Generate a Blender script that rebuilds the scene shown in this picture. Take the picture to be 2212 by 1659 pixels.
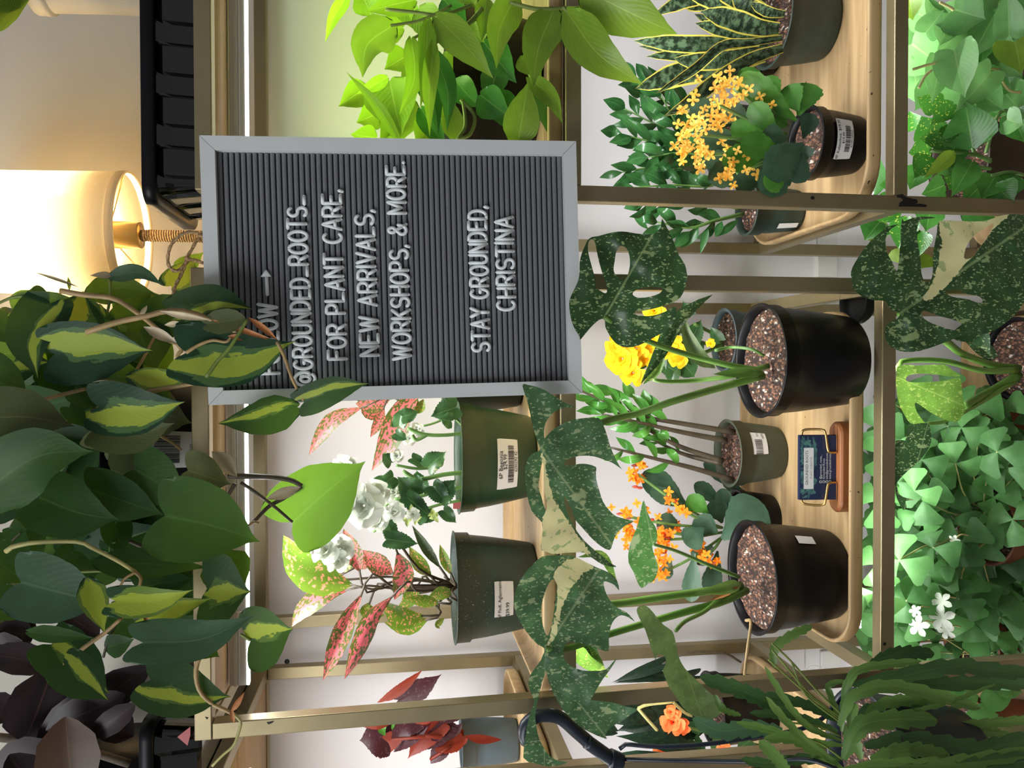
import bpy, bmesh, math, random
from mathutils import Vector, Matrix, noise
from mathutils.geometry import delaunay_2d_cdt
for o in list(bpy.data.objects): bpy.data.objects.remove(o)
SC = bpy.context.scene
COL = SC.collection
rnd = random.Random(7)
PI = math.pi
# ------------------------------------------------------------------ camera
FPX, CX, CY = 1700.0, 1106.0, 829.5            # focal length and centre of the 2212x1659 frame
PITCH, YAW, ROLL = math.radians(8.3), math.radians(1.02), math.radians(-0.28)
_F = Vector((0, math.cos(PITCH), -math.sin(PITCH))); _U = Vector((0, math.sin(PITCH), math.cos(PITCH))); _X = Vector((1, 0, 0))
_Z = Matrix.Rotation(YAW, 3, 'Z')
_F, _U, _X = _Z @ _F, _Z @ _U, _Z @ _X
RGT = math.cos(ROLL) * _X + math.sin(ROLL) * _U
UPV = -math.sin(ROLL) * _X + math.cos(ROLL) * _U
FWD = _F
cam_d = bpy.data.cameras.new('camera'); cam = bpy.data.objects.new('camera', cam_d); COL.objects.link(cam)
cam_d.sensor_fit = 'HORIZONTAL'; cam_d.sensor_width = 36.0; cam_d.lens = 36.0 * FPX / 2212.0
cam_d.clip_start = 0.02
# the phone was held on its side: image right = down, image up = room right
ax, ay, az = -UPV, RGT, -FWD
cam.matrix_world = Matrix(((ax.x, ay.x, az.x, 0), (ax.y, ay.y, az.y, 0), (ax.z, ay.z, az.z, 0), (0, 0, 0, 1)))
SC.camera = cam
# ------------------------------------------------------------------ view, world, big lights
SC.view_settings.view_transform = 'Standard'; SC.view_settings.look = 'None'
SC.view_settings.gamma = 1.0; SC.view_settings.use_curve_mapping = False
SC.view_settings.exposure = 0.0
W = bpy.data.worlds.new('room_light'); SC.world = W; W.use_nodes = True
W.node_tree.nodes['Background'].inputs[0].default_value = (0.95, 0.97, 1.0, 1)
W.node_tree.nodes['Background'].inputs[1].default_value = 0.235
def area(name, loc, target, sx, sy, power, color, spread=PI):
    d = bpy.data.lights.new(name, 'AREA'); d.shape = 'RECTANGLE'; d.size = sx; d.size_y = sy
    d.energy = power; d.color = color; d.spread = spread
    o = bpy.data.objects.new(name, d); COL.objects.link(o); o.location = loc
    o.rotation_euler = (Vector(target) - Vector(loc)).to_track_quat('-Z', 'Y').to_euler()
    return o
area('ceiling_light_panel', (-1.9, -0.8, 1.5), (-.2, 1.1, 0.1), 2.0, 1.4, 66, (0.95, 0.98, 1.0))

# ------------------------------------------------------------------ geometry helpers
def ray(x, y): return RGT * ((CY - y) / FPX) + UPV * ((CX - x) / FPX) + FWD
def at(x, y, Y): d = ray(x, y); return d * (Y / d.y)
def onz(x, y, z): d = ray(x, y); return d * (z / d.z)
def pxm(p): return Vector(p).dot(FWD) / FPX           # metres per picture pixel at a point
def srgb(r, g, b):
    def f(c):
        c /= 255.0
        return c / 12.92 if c <= 0.04045 else ((c + 0.055) / 1.055) ** 2.4
    return (f(r), f(g), f(b), 1.0)
def lerp(a, b, t): return a + (b - a) * t
def tab(t, v):
    for (a, x), (b, y) in zip(t, t[1:]):
        if v <= b:
            k = (v - a) / (b - a) if b > a else 0
            k = k * k * (3 - 2 * k) * 0.4 + k * 0.6
            return x + (y - x) * k
    return t[-1][1]
def crom(pts, n):
    pts = [Vector(p) for p in pts]
    if len(pts) == 2: return [pts[0].lerp(pts[1], i / n) for i in range(n + 1)]
    P = [pts[0] * 2 - pts[1]] + pts + [pts[-1] * 2 - pts[-2]]
    L = [0]
    for i in range(1, len(pts)): L.append(L[-1] + (pts[i] - pts[i - 1]).length)
    out = []
    for k in range(n + 1):
        s = L[-1] * k / n; i = 0
        while i < len(pts) - 2 and s > L[i + 1]: i += 1
        t = (s - L[i]) / max(1e-9, L[i + 1] - L[i])
        p0, p1, p2, p3 = P[i], P[i + 1], P[i + 2], P[i + 3]
        out.append(0.5 * ((2 * p1) + (p2 - p0) * t + (2 * p0 - 5 * p1 + 4 * p2 - p3) * t * t + (3 * p1 - p0 - 3 * p2 + p3) * t ** 3))
    return out
class MB:
    def __init__(s): s.v = []; s.f = []; s.uv = None; s.smooth = True
    def add(s, vs, fs):
        b = len(s.v); s.v += [tuple(v) for v in vs]; s.f += [tuple(i + b for i in f) for f in fs]
    def box(s, x0, x1, y0, y1, z0, z1):
        v = [(x, y, z) for z in (z0, z1) for y in (y0, y1) for x in (x0, x1)]
        s.add(v, [(0, 2, 3, 1), (4, 5, 7, 6), (0, 1, 5, 4), (2, 6, 7, 3), (0, 4, 6, 2), (1, 3, 7, 5)])
    def tube(s, path, r, n=8, cap=True, r2=None):
        path = [Vector(p) for p in path]; m = len(path); rings = []
        up = None
        for i, p in enumerate(path):
            t = (path[min(i + 1, m - 1)] - path[max(i - 1, 0)])
            t = t.normalized() if t.length > 1e-9 else Vector((0, 0, 1))
            if up is None: up = t.orthogonal().normalized()
            a = (up - t * up.dot(t)); a = a.normalized() if a.length > 1e-6 else t.orthogonal().normalized()
            up = a; b = t.cross(a)
            rr = r if r2 is None else lerp(r, r2, i / max(1, m - 1))
            rings.append([p + (a * math.cos(2 * PI * k / n) + b * math.sin(2 * PI * k / n)) * rr for k in range(n)])
        vs = [q for g in rings for q in g]; fs = []
        for i in range(m - 1):
            for k in range(n): fs.append((i * n + k, i * n + (k + 1) % n, (i + 1) * n + (k + 1) % n, (i + 1) * n + k))
        if cap: fs.append(tuple(range(n))[::-1]); fs.append(tuple((m - 1) * n + k for k in range(n)))
        s.add(vs, fs)
    def lathe(s, prof, c=(0, 0, 0), n=40, a0=0.0, a1=2 * PI, squash=1.0):
        full = abs(a1 - a0 - 2 * PI) < 1e-6; k = n if full else n + 1; vs = []; fs = []
        for r, z in prof:
            for i in range(k):
                a = a0 + (a1 - a0) * i / n
                vs.append((c[0] + r * math.cos(a), c[1] + r * math.sin(a) * squash, c[2] + z))
        for j in range(len(prof) - 1):
            for i in range(n):
                i2 = (i + 1) % k
                fs.append((j * k + i, j * k + i2, (j + 1) * k + i2, (j + 1) * k + i))
        s.add(vs, fs)
    def build(s, name, mat, parent=None, smooth=True, bevel=0.0):
        me = bpy.data.meshes.new(name); me.from_pydata(s.v, [], s.f); me.update()
        if s.uv:
            l = me.uv_layers.new(name='UVMap')
            for lp in me.loops: l.data[lp.index].uv = s.uv[lp.vertex_index]
        if smooth:
            for p in me.polygons: p.use_smooth = True
        o = bpy.data.objects.new(name, me); COL.objects.link(o)
        if mat: me.materials.append(mat)
        if bevel:
            md = o.modifiers.new('bevel', 'BEVEL'); md.width = bevel; md.segments = 2; md.limit_method = 'ANGLE'
        if parent: adopt(o, parent)
        return o
def adopt(o, root):
    o.parent = root
    o.matrix_parent_inverse = Matrix.Translation(-world_loc(root))
def world_loc(o):
    v = o.location.copy()
    if o.type == 'MESH' and o.parent is not None: return Vector((0, 0, 0))
    return v
def thing(name, label, cat, loc=(0, 0, 0), group=None):
    o = bpy.data.objects.new(name, None); COL.objects.link(o); o.location = loc; o.empty_display_size = 0.02
    return tag(o, label, cat, group)
def tag(o, label, cat, group=None):
    o['label'] = label; o['category'] = cat
    if group: o['group'] = group
    return o

# ------------------------------------------------------------------ materials
class NT:
    def __init__(s, name):
        s.m = bpy.data.materials.new(name); s.m.use_nodes = True; s.t = s.m.node_tree
        s.t.nodes.clear(); s.out = s.t.nodes.new('ShaderNodeOutputMaterial')
    def n(s, kind, ins=None, **kw):
        nd = s.t.nodes.new(kind)
        for k, v in kw.items(): setattr(nd, k, v)
        for k, v in (ins or {}).items():
            if isinstance(v, bpy.types.NodeSocket): s.t.links.new(v, nd.inputs[k])
            elif hasattr(v, 'outputs'): s.t.links.new(v.outputs[0], nd.inputs[k])
            else: nd.inputs[k].default_value = v
        return nd
    def math(s, op, a, b=0.0, c=0.0):
        return s.n('ShaderNodeMath', {0: a, 1: b, 2: c}, operation=op).outputs[0]
    def mix(s, f, a, b):
        nd = s.t.nodes.new('ShaderNodeMix'); nd.data_type = 'RGBA'
        for k, v in ((0, f), (6, a), (7, b)):
            if isinstance(v, bpy.types.NodeSocket): s.t.links.new(v, nd.inputs[k])
            else: nd.inputs[k].default_value = v
        return nd.outputs[2]
    def step(s, x, lo, hi):
        return s.n('ShaderNodeMapRange', {0: x, 1: lo, 2: hi, 3: 0.0, 4: 1.0}, interpolation_type='SMOOTHSTEP').outputs[0]
    def noise(s, vec, scale, detail=3.0, w=None, rough=0.55):
        nd = s.t.nodes.new('ShaderNodeTexNoise'); nd.noise_dimensions = '4D'
        nd.inputs['Scale'].default_value = scale; nd.inputs['Detail'].default_value = detail; nd.inputs['Roughness'].default_value = rough
        s.t.links.new(vec, nd.inputs['Vector'])
        if w is not None: s.t.links.new(w, nd.inputs['W'])
        return nd.outputs[0]
    def done(s, sh): s.t.links.new(sh if isinstance(sh, bpy.types.NodeSocket) else sh.outputs[0], s.out.inputs[0]); return s.m
def plain(name, col, rough=0.5, metal=0.0, var=0.0, scale=20.0, bump=0.0, spec=0.5, coat=0.0):
    t = NT(name); tc = t.n('ShaderNodeTexCoord').outputs['Object']
    c = col
    ins = {'Roughness': rough, 'Metallic': metal, 'Specular IOR Level': spec, 'Coat Weight': coat}
    if var or bump:
        nz = t.noise(tc, scale, 4)
        if var:
            d = tuple(x * (1 - var) for x in col[:3]) + (1,); u = tuple(min(1, x * (1 + var)) for x in col[:3]) + (1,)
            c = t.mix(t.step(nz, 0.3, 0.7), d, u)
        if bump: ins['Normal'] = t.n('ShaderNodeBump', {'Height': nz, 'Strength': bump, 'Distance': 0.002}).outputs[0]
    ins['Base Color'] = c
    return t.done(t.n('ShaderNodeBsdfPrincipled', ins))
def leafbase(name):
    t = NT(name); uv = t.n('ShaderNodeTexCoord').outputs['UV']
    sep = t.n('ShaderNodeSeparateXYZ', {0: uv}); u, v = sep.outputs[0], sep.outputs[1]
    au = t.math('ABSOLUTE', t.math('SUBTRACT', u, 0.5))               # 0 at midrib, .5 at the margin
    rn = t.n('ShaderNodeObjectInfo').outputs['Random']
    w = t.math('MULTIPLY', rn, 37.0)
    return t, uv, u, v, au, rn, w
def leafshade(t, col, v, au, rough=0.38, trans=0.32, tcol=None, vein=0.045, coat=0.0, veins=11.0, spec=0.45, tl=0.0):
    ph = t.math('SUBTRACT', t.math('MULTIPLY', v, veins * 6.283), t.math('MULTIPLY', au, veins * 5.5))
    wv = t.math('MULTIPLY', t.math('SINE', ph), 0.5)
    rib = t.math('SUBTRACT', 1.0, t.step(au, 0.0, 0.03))
    h = t.math('SUBTRACT', wv, t.math('MULTIPLY', rib, 1.5))
    bp = t.n('ShaderNodeBump', {'Height': h, 'Strength': vein, 'Distance': 0.001}).outputs[0]
    p = t.n('ShaderNodeBsdfPrincipled', {'Base Color': col, 'Roughness': rough, 'Normal': bp, 'Coat Weight': coat, 'Specular IOR Level': spec})
    br = t.n('ShaderNodeHueSaturation', {'Color': col, 'Hue': 0.49, 'Saturation': 1.0, 'Value': 1.35})
    tc_ = br.outputs[0]
    if tl: tc_ = t.mix(tl, tc_, (0.24, 0.46, 0.02, 1))
    tr = t.n('ShaderNodeBsdfTranslucent', {'Color': tcol if tcol is not None else tc_})
    return t.done(t.n('ShaderNodeMixShader', {0: trans, 1: p.outputs[0], 2: tr.outputs[0]}))
def leaf_plain(name, c1, c2, rib=None, **kw):
    t, uv, u, v, au, rn, w = leafbase(name)
    nz = t.noise(uv, 3.0, 4, w)
    k = t.math('ADD', t.math('MULTIPLY', t.step(nz, 0.3, 0.7), 0.5), t.math('MULTIPLY', rn, 0.5))
    col = t.mix(k, c1, c2)
    if rib:
        col = t.mix(t.math('MULTIPLY', t.math('SUBTRACT', 1.0, t.step(au, 0.005, 0.022)), 0.7), col, rib)
    return leafshade(t, col, v, au, **kw)
def leaf_brasil(name, width, dark, mid, lime, **kw):
    t, uv, u, v, au, rn, w = leafbase(name)
    mp = t.n('ShaderNodeMapping', {0: uv, 3: (1.6, 0.8, 1.0)}).outputs[0]
    nz = t.math('SUBTRACT', t.noise(mp, 3.2, 5, w, 0.62), 0.5)
    off = t.math('MULTIPLY', t.math('SUBTRACT', rn, 0.5), 0.30)
    d = t.math('ABSOLUTE', t.math('ADD', t.math('SUBTRACT', u, 0.5), off))
    d = t.math('ADD', d, t.math('MULTIPLY', nz, 0.42))
    k = t.math('ADD', 0.12, t.math('MULTIPLY', t.step(v, -0.02, 0.30), 0.88))
    m1 = t.math('SUBTRACT', 1.0, t.step(t.math('SUBTRACT', d, t.math('MULTIPLY', k, width * 1.55)), 0.0, 0.02))
    m2 = t.math('SUBTRACT', 1.0, t.step(t.math('SUBTRACT', d, t.math('MULTIPLY', k, width)), 0.0, 0.015))
    col = t.mix(m2, t.mix(m1, dark, mid), lime)
    return leafshade(t, col, v, au, **kw)
def leaf_thai(name, green, pale, cream, patch=0.69, speck=0.60, **kw):
    t, uv, u, v, au, rn, w = leafbase(name)
    oc = t.n('ShaderNodeTexCoord').outputs['Object']
    mp = t.n('ShaderNodeMapping', {0: oc, 3: (1.0, 1.0, 0.55)}).outputs[0]
    n1 = t.noise(mp, 420.0, 2, w, 0.5)
    n2 = t.noise(mp, 120.0, 4, w, 0.6)
    n3 = t.noise(oc, 11.0, 3, w, 0.5)
    n4 = t.noise(oc, 60.0, 3, w, 0.6)
    g = t.mix(t.step(n4, 0.35, 0.7), green, tuple(c * 1.5 for c in green[:3]) + (1,))
    a = t.step(n1, speck + 0.05, speck + 0.08); b = t.step(n2, speck + 0.04, speck + 0.06)
    n3b = t.math('ADD', n3, t.math('MULTIPLY', t.math('SUBTRACT', n2, 0.5), 0.12))
    c1 = t.step(n3b, patch, patch + 0.012); c2 = t.step(n3b, patch + 0.05, patch + 0.065)
    col = t.mix(t.math('MAXIMUM', a, t.math('MULTIPLY', b, 0.8)), g, pale)
    col = t.mix(c2, t.mix(c1, col, pale), cream)
    col = t.mix(t.math('MULTIPLY', t.math('SUBTRACT', 1.0, t.step(au, 0.003, 0.014)), 0.55), col, pale)
    return leafshade(t, col, v, au, **kw)
def leaf_spot(name, ground, spot, lo, hi, edge=0.0, sc=(2.2, 5.0, 1.0), **kw):
    """blotches of `spot` on `ground`, thinning towards the margin by `edge`"""
    t, uv, u, v, au, rn, w = leafbase(name)
    mp = t.n('ShaderNodeMapping', {0: uv, 3: sc}).outputs[0]
    nz = t.noise(mp, 4.0, 5, w, 0.6)
    nz = t.math('SUBTRACT', nz, t.math('MULTIPLY', au, edge))
    col = t.mix(t.step(nz, lo, hi), ground, spot)
    return leafshade(t, col, v, au, **kw)
def leaf_snake(name):
    t, uv, u, v, au, rn, w = leafbase(name)
    mp = t.n('ShaderNodeMapping', {0: uv, 3: (1.0, 7.0, 1.0)}).outputs[0]
    nz = t.noise(mp, 3.0, 5, w, 0.65)
    body = t.mix(t.step(nz, 0.42, 0.62), srgb(26, 42, 26), srgb(96, 122, 88))
    e = t.math('ADD', au, t.math('MULTIPLY', t.math('SUBTRACT', nz, 0.5), 0.04))
    col = t.mix(t.step(e, 0.41, 0.425), body, srgb(226, 212, 92))
    return leafshade(t, col, v, au, rough=0.42, trans=0.12, vein=0.0)
M = {}
M['metal'] = plain('brass_paint', (0.33, 0.27, 0.155, 1), 0.42, 0.80, 0.12, 9, 0.03)
M['wood'] = None
def woodmat(name, a, b, rough=0.5, sc=(2.2, 26.0, 26.0), spec=0.4):
    t = NT(name); oc = t.n('ShaderNodeTexCoord').outputs['Object']
    mp = t.n('ShaderNodeMapping', {0: oc, 3: sc}).outputs[0]
    n1 = t.noise(mp, 2.0, 5); n2 = t.noise(oc, 3.0, 2)
    c = t.mix(t.step(n1, 0.35, 0.65), a, b)
    c = t.mix(t.math('MULTIPLY', t.step(n2, 0.4, 0.7), 0.25), c, a)
    sp = t.noise(oc, 130.0, 1)
    c = t.mix(t.step(sp, 0.735, 0.75), c, srgb(70, 45, 30))          # crumbs of soil
    return t.done(t.n('ShaderNodeBsdfPrincipled', {'Base Color': c, 'Roughness': rough, 'Specular IOR Level': spec}))
M['wood'] = woodmat('birch_tray', srgb(166, 137, 96), srgb(190, 161, 118))
M['walnut'] = woodmat('walnut_block', srgb(104, 62, 34), srgb(146, 92, 54), 0.35, (2.0, 18, 30))
M['matteblack'] = plain('matte_black_plastic', srgb(14, 14, 15), 0.7, 0, 0.2, 30, 0, 0.2)
M['panelwhite'] = plain('white_back_panel', srgb(216, 213, 214), 0.75, 0, 0.03, 3, 0.04)
M['wall'] = plain('wall_paint', srgb(190, 185, 175), 0.8, 0, 0.03, 3, 0.10)
M['floor'] = plain('floor_vinyl', srgb(120, 108, 96), 0.6, 0, 0.1, 4)
M['black'] = plain('black_plastic', srgb(10, 10, 13), 0.40, 0, 0.25, 30, 0.02, 0.22)
M['blackgloss'] = plain('black_tray_plastic', srgb(13, 13, 15), 0.12, 0, 0.3, 25, 0.05, 0.6, 0.5)
M['potgreen'] = plain('green_pot', srgb(32, 60, 36), 0.42, 0, 0.12, 14)
M['potdark'] = plain('dark_green_pot', srgb(40, 56, 48), 0.5, 0, 0.2, 60)
M['potolive'] = plain('olive_pot', srgb(62, 68, 52), 0.55, 0, 0.1, 20)
M['potblue'] = plain('blue_grey_pot', srgb(70, 84, 92), 0.5, 0, 0.1, 20)
M['potbrown'] = plain('terracotta_pot', srgb(112, 62, 38), 0.6, 0, 0.15, 20)
M['navy'] = plain('navy_plastic', srgb(20, 30, 42), 0.38, 0, 0.15, 30)
M['potdarkbrown'] = plain('dark_brown_pot', srgb(50, 36, 28), 0.55, 0, 0.15, 20)
M['white'] = plain('white_plastic', srgb(222, 222, 220), 0.45)
M['frame'] = plain('board_frame', srgb(205, 208, 208), 0.45, 0, 0.02, 40)
M['panel'] = plain('board_panel', srgb(108, 110, 114), 0.75, 0, 0.05, 200)
M['letter'] = plain('letter_plastic', srgb(225, 230, 232), 0.4)
M['label'] = plain('label_paper', srgb(216, 214, 212), 0.6)
M['ink'] = plain('ink', srgb(28, 28, 30), 0.6)
M['chip'] = plain('chipped_primer', srgb(16, 14, 12), 0.6)
M['brass'] = plain('brass_wire', srgb(196, 158, 96), 0.28, 0.9)
M['ceramic'] = plain('ceramic', srgb(176, 168, 150), 0.5, 0, 0.05, 8)
M['housing'] = plain('light_housing', srgb(205, 204, 200), 0.4, 0.0)
M['redclay'] = plain('red_label', srgb(176, 84, 84), 0.5)
def soilmat():
    t = NT('potting_mix'); oc = t.n('ShaderNodeTexCoord').outputs['Object']
    n1 = t.noise(oc, 90.0, 4, None, 0.7)
    ds = t.n('ShaderNodeVectorMath', {0: oc, 1: t.n('ShaderNodeVectorMath', {0: t.n('ShaderNodeTexNoise', {'Vector': oc, 'Scale': 150.0}).outputs[1], 3: 0.006}, operation='SCALE').outputs[0]}, operation='ADD').outputs[0]
    mp = t.n('ShaderNodeMapping', {0: ds, 3: (1.0, 0.55, 0.8), 2: (0.3, 0.2, 0.7)}).outputs[0]
    vo = t.n('ShaderNodeTexVoronoi', {'Vector': mp, 'Scale': 260.0})
    r = t.n('ShaderNodeSeparateColor', {0: vo.outputs['Color']})
    c = t.mix(r.outputs[0], srgb(58, 35, 25), srgb(146, 102, 76))
    c = t.mix(t.step(r.outputs[1], 0.90, 0.93), c, srgb(196, 178, 164))
    edge = t.step(vo.outputs['Distance'], 0.30, 0.62)
    c = t.mix(t.math('MULTIPLY', edge, 0.85), c, srgb(24, 14, 12))
    c = t.mix(t.math('MULTIPLY', t.step(n1, 0.55, 0.68), 0.6), c, srgb(36, 22, 18))
    h = t.math('SUBTRACT', r.outputs[2], t.math('MULTIPLY', vo.outputs['Distance'], 1.2))
    bp = t.n('ShaderNodeBump', {'Height': h, 'Strength': 0.8, 'Distance': 0.005}).outputs[0]
    return t.done(t.n('ShaderNodeBsdfPrincipled', {'Base Color': c, 'Roughness': 0.85, 'Normal': bp}))
M['soil'] = soilmat()
def ropemat():
    t = NT('jute'); oc = t.n('ShaderNodeTexCoord').outputs['Object']
    n1 = t.noise(oc, 400.0, 3)
    c = t.mix(t.step(n1, 0.3, 0.7), srgb(120, 92, 60), srgb(196, 164, 120))
    return t.done(t.n('ShaderNodeBsdfPrincipled', {'Base Color': c, 'Roughness': 0.9}))
M['jute'] = ropemat()
def shademat():
    t = NT('linen_shade'); oc = t.n('ShaderNodeTexCoord').outputs['Object']
    mp = t.n('ShaderNodeMapping', {0: oc, 3: (60, 60, 600)}).outputs[0]
    n1 = t.noise(mp, 3.0, 2)
    c = t.mix(n1, srgb(214, 200, 170), srgb(240, 230, 206))
    p = t.n('ShaderNodeBsdfDiffuse', {'Color': c}); q = t.n('ShaderNodeBsdfTranslucent', {'Color': c})
    return t.done(t.n('ShaderNodeMixShader', {0: 0.5, 1: p.outputs[0], 2: q.outputs[0]}))
M['shade'] = shademat()
def emis(name, col, s):
    t = NT(name); return t.done(t.n('ShaderNodeEmission', {0: col, 1: s}))
M['led'] = emis('led_glow', (1.0, 0.98, 0.96, 1), 9.0)
M['bulb'] = emis('bulb_glow', (1.0, 0.80, 0.50, 1), 60.0)
# foliage
G = srgb
M['heart'] = leaf_plain('heartleaf_green', G(34, 66, 30), G(52, 88, 44), G(70, 104, 58), rough=0.46, spec=.28, trans=0.34, tl=.6)
M['heartgrey'] = leaf_plain('heartleaf_dull', G(52, 82, 58), G(66, 98, 68), G(88, 118, 84), rough=0.48, trans=0.25)
M['olive'] = leaf_plain('heartleaf_underside', G(72, 82, 42), G(86, 94, 50), G(104, 110, 64), rough=0.55, trans=0.35)
M['brasil'] = leaf_brasil('brasil_streaked', 0.10, G(32, 62, 38), G(76, 104, 56), G(158, 172, 66), rough=0.48, spec=.28, trans=0.30, tl=.35)
M['brasilwide'] = leaf_brasil('brasil_broad_streak', 0.20, G(34, 66, 42), G(78, 112, 64), G(160, 178, 68), rough=0.48, spec=.28, trans=0.28)
M['limeleaf'] = leaf_brasil('brasil_mostly_lime', 0.36, G(44, 78, 46), G(112, 140, 60), G(168, 186, 62), rough=0.45, trans=0.3)
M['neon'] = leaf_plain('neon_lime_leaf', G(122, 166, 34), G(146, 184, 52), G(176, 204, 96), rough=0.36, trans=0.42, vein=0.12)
M['neonolive'] = leaf_plain('neon_shaded_leaf', G(106, 142, 40), G(128, 158, 50), G(150, 178, 76), rough=0.36, trans=0.35, vein=0.12)  # darker copy of the lime leaf, shade put into its colour
M['pothos'] = leaf_spot('pothos_marbled', G(52, 110, 36), G(196, 206, 88), 0.60, 0.63, sc=(2.5, 4.0, 1), rough=0.24, trans=0.25)
M['pothosgreen'] = leaf_plain('pothos_green', G(48, 104, 40), G(76, 134, 56), G(120, 164, 84), rough=0.25, trans=0.26)
M['philo'] = leaf_plain('philodendron_mid_green', G(88, 142, 74), G(118, 168, 98), G(140, 180, 106), rough=0.34, trans=0.28)
M['zz'] = leaf_plain('zz_green', G(52, 116, 44), G(92, 150, 62), G(120, 172, 84), rough=0.22, trans=0.25, vein=0.05)
M['zzdark'] = leaf_plain('zz_dark_green', G(34, 78, 38), G(62, 110, 58), G(92, 136, 80), rough=0.2, trans=0.2, vein=0.05)
M['thai'] = leaf_thai('constellation_leaf', G(40, 68, 36), G(138, 158, 108), G(206, 202, 146), speck=0.555, rough=0.34, trans=0.16)
M['thaicream'] = leaf_thai('constellation_cream_leaf', G(64, 94, 66), G(146, 162, 122), G(206, 202, 150), patch=0.55, speck=.555, rough=0.34, trans=0.22)
M['thailight'] = leaf_thai('constellation_pale_leaf', G(84, 122, 46), G(146, 172, 88), G(190, 204, 120), patch=0.66, speck=.56, rough=0.36, trans=0.3)
M['thaimid'] = leaf_thai('constellation_grey_leaf', G(62, 94, 60), G(148, 164, 122), G(206, 202, 150), patch=0.67, speck=.555, rough=0.34, trans=0.18)
M['thaipale'] = leaf_thai('constellation_young_leaf', G(70, 116, 58), G(150, 172, 124), G(196, 202, 164), patch=0.60, speck=.55, rough=0.36, trans=0.12)
M['thaidull'] = leaf_thai('constellation_underside', G(72, 90, 48), G(110, 124, 76), G(170, 170, 110), patch=0.72, rough=0.5, trans=0.25)
M['snake'] = leaf_snake('snake_plant_leaf')
M['kal'] = leaf_plain('kalanchoe_grey_green', G(44, 74, 50), G(76, 104, 82), None, rough=0.4, trans=0.14, vein=0.05)
M['kalbright'] = leaf_plain('kalanchoe_green', G(58, 112, 34), G(84, 142, 54), None, rough=0.38, trans=0.2, vein=0.05)
M['pink'] = leaf_spot('aglaonema_pink', G(84, 98, 40), G(236, 112, 116), 0.45, 0.48, edge=0.16, rough=0.36, trans=0.3)
M['pinkgreen'] = leaf_spot('aglaonema_green_flecked', G(104, 140, 40), G(244, 160, 130), 0.55, 0.58, edge=0.05, rough=0.36, trans=0.4)
M['begleaf'] = leaf_plain('begonia_green', G(34, 70, 36), G(72, 110, 62), G(110, 146, 84), rough=0.28, trans=0.2)
M['rex'] = leaf_spot('begonia_burgundy', G(66, 28, 34), G(120, 92, 102), 0.55, 0.72, rough=0.4, trans=0.25)
M['rexred'] = leaf_plain('begonia_red_underside', G(122, 38, 26), G(150, 60, 34), None, rough=0.45, trans=0.4)
M['anth'] = leaf_spot('velvet_dark_leaf', G(16, 30, 20), G(26, 48, 30), 0.45, 0.6, rough=0.35, trans=0.05)
M['rubber'] = leaf_plain('rubber_burgundy', G(38, 30, 32), G(62, 48, 50), G(84, 58, 56), spec=.25, rough=0.40, trans=0.06, vein=0.02)
M['rubberbrown'] = leaf_plain('rubber_brown', G(70, 46, 30), G(88, 62, 42), G(100, 70, 50), rough=0.5, trans=0.1, vein=0.015)
M['ox'] = leaf_plain('oxalis_mint', G(72, 126, 62), G(98, 150, 82), None, rough=0.55, trans=0.36, vein=0.03)
M['oxdark'] = leaf_plain('oxalis_deep', G(56, 100, 50), G(80, 126, 68), None, rough=0.55, trans=0.3, vein=0.03)
M['epi'] = leaf_plain('orchid_cactus_green', G(74, 110, 50), G(104, 136, 66), G(112, 142, 76), rough=0.42, trans=0.12, vein=0.0)
M['epidark'] = leaf_plain('orchid_cactus_dark', G(50, 86, 46), G(74, 108, 58), G(88, 120, 68), rough=0.42, trans=0.1, vein=0.0)
M['cane'] = plain('green_stem', G(96, 132, 66), 0.45, 0, 0.15, 30)
M['canepale'] = plain('pale_stem', G(178, 172, 108), 0.5, 0, 0.15, 30)
M['vine'] = plain('vine_brown', G(164, 136, 92), 0.5, 0, 0.2, 60)
M['vinedark'] = plain('vine_dark', G(72, 62, 46), 0.5, 0, 0.2, 60)
M['vinegreen'] = plain('vine_green', G(110, 126, 56), 0.5, 0, 0.2, 60)
M['sheath'] = plain('pale_sheath', G(190, 174, 142), 0.5, 0, 0.15, 60)
M['drysheath'] = plain('dry_sheath', G(176, 112, 62), 0.6, 0, 0.25, 60)
M['monstem'] = leaf_plain('monstera_petiole', G(78, 122, 44), G(120, 156, 74), None, rough=0.4, trans=0.1, vein=0.0)
M['bark'] = plain('rubber_trunk', G(86, 74, 62), 0.8, 0, 0.3, 60, 0.2)
def petal(name, a, b, trans=0.4):
    t, uv, u, v, au, rn, w = leafbase(name)
    col = t.mix(t.math('ADD', t.math('MULTIPLY', v, 0.6), t.math('MULTIPLY', rn, 0.4)), a, b)
    return leafshade(t, col, v, au, rough=0.55, trans=trans, vein=0.03, tcol=None, spec=0.2)
M['pwhite'] = petal('petal_white', G(200, 206, 186), G(222, 224, 218))
M['pyellow'] = petal('petal_yellow', G(248, 204, 16), G(255, 228, 58))
M['pgold'] = petal('petal_gold', G(240, 186, 58), G(255, 218, 112))
M['porange'] = petal('petal_orange', G(244, 120, 16), G(255, 166, 40))
M['pcoral'] = petal('petal_coral', G(240, 96, 50), G(250, 150, 80))
M['bud'] = plain('bud_red', G(176, 72, 48), 0.6, 0, 0.3, 80)
M['budgreen'] = plain('bud_green', G(176, 190, 112), 0.6, 0, 0.2, 80)
M['cream'] = leaf_spot('cream_blade_sector', G(206, 202, 150), G(150, 166, 116), 0.56, 0.60, rough=.36, trans=.25)
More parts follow.
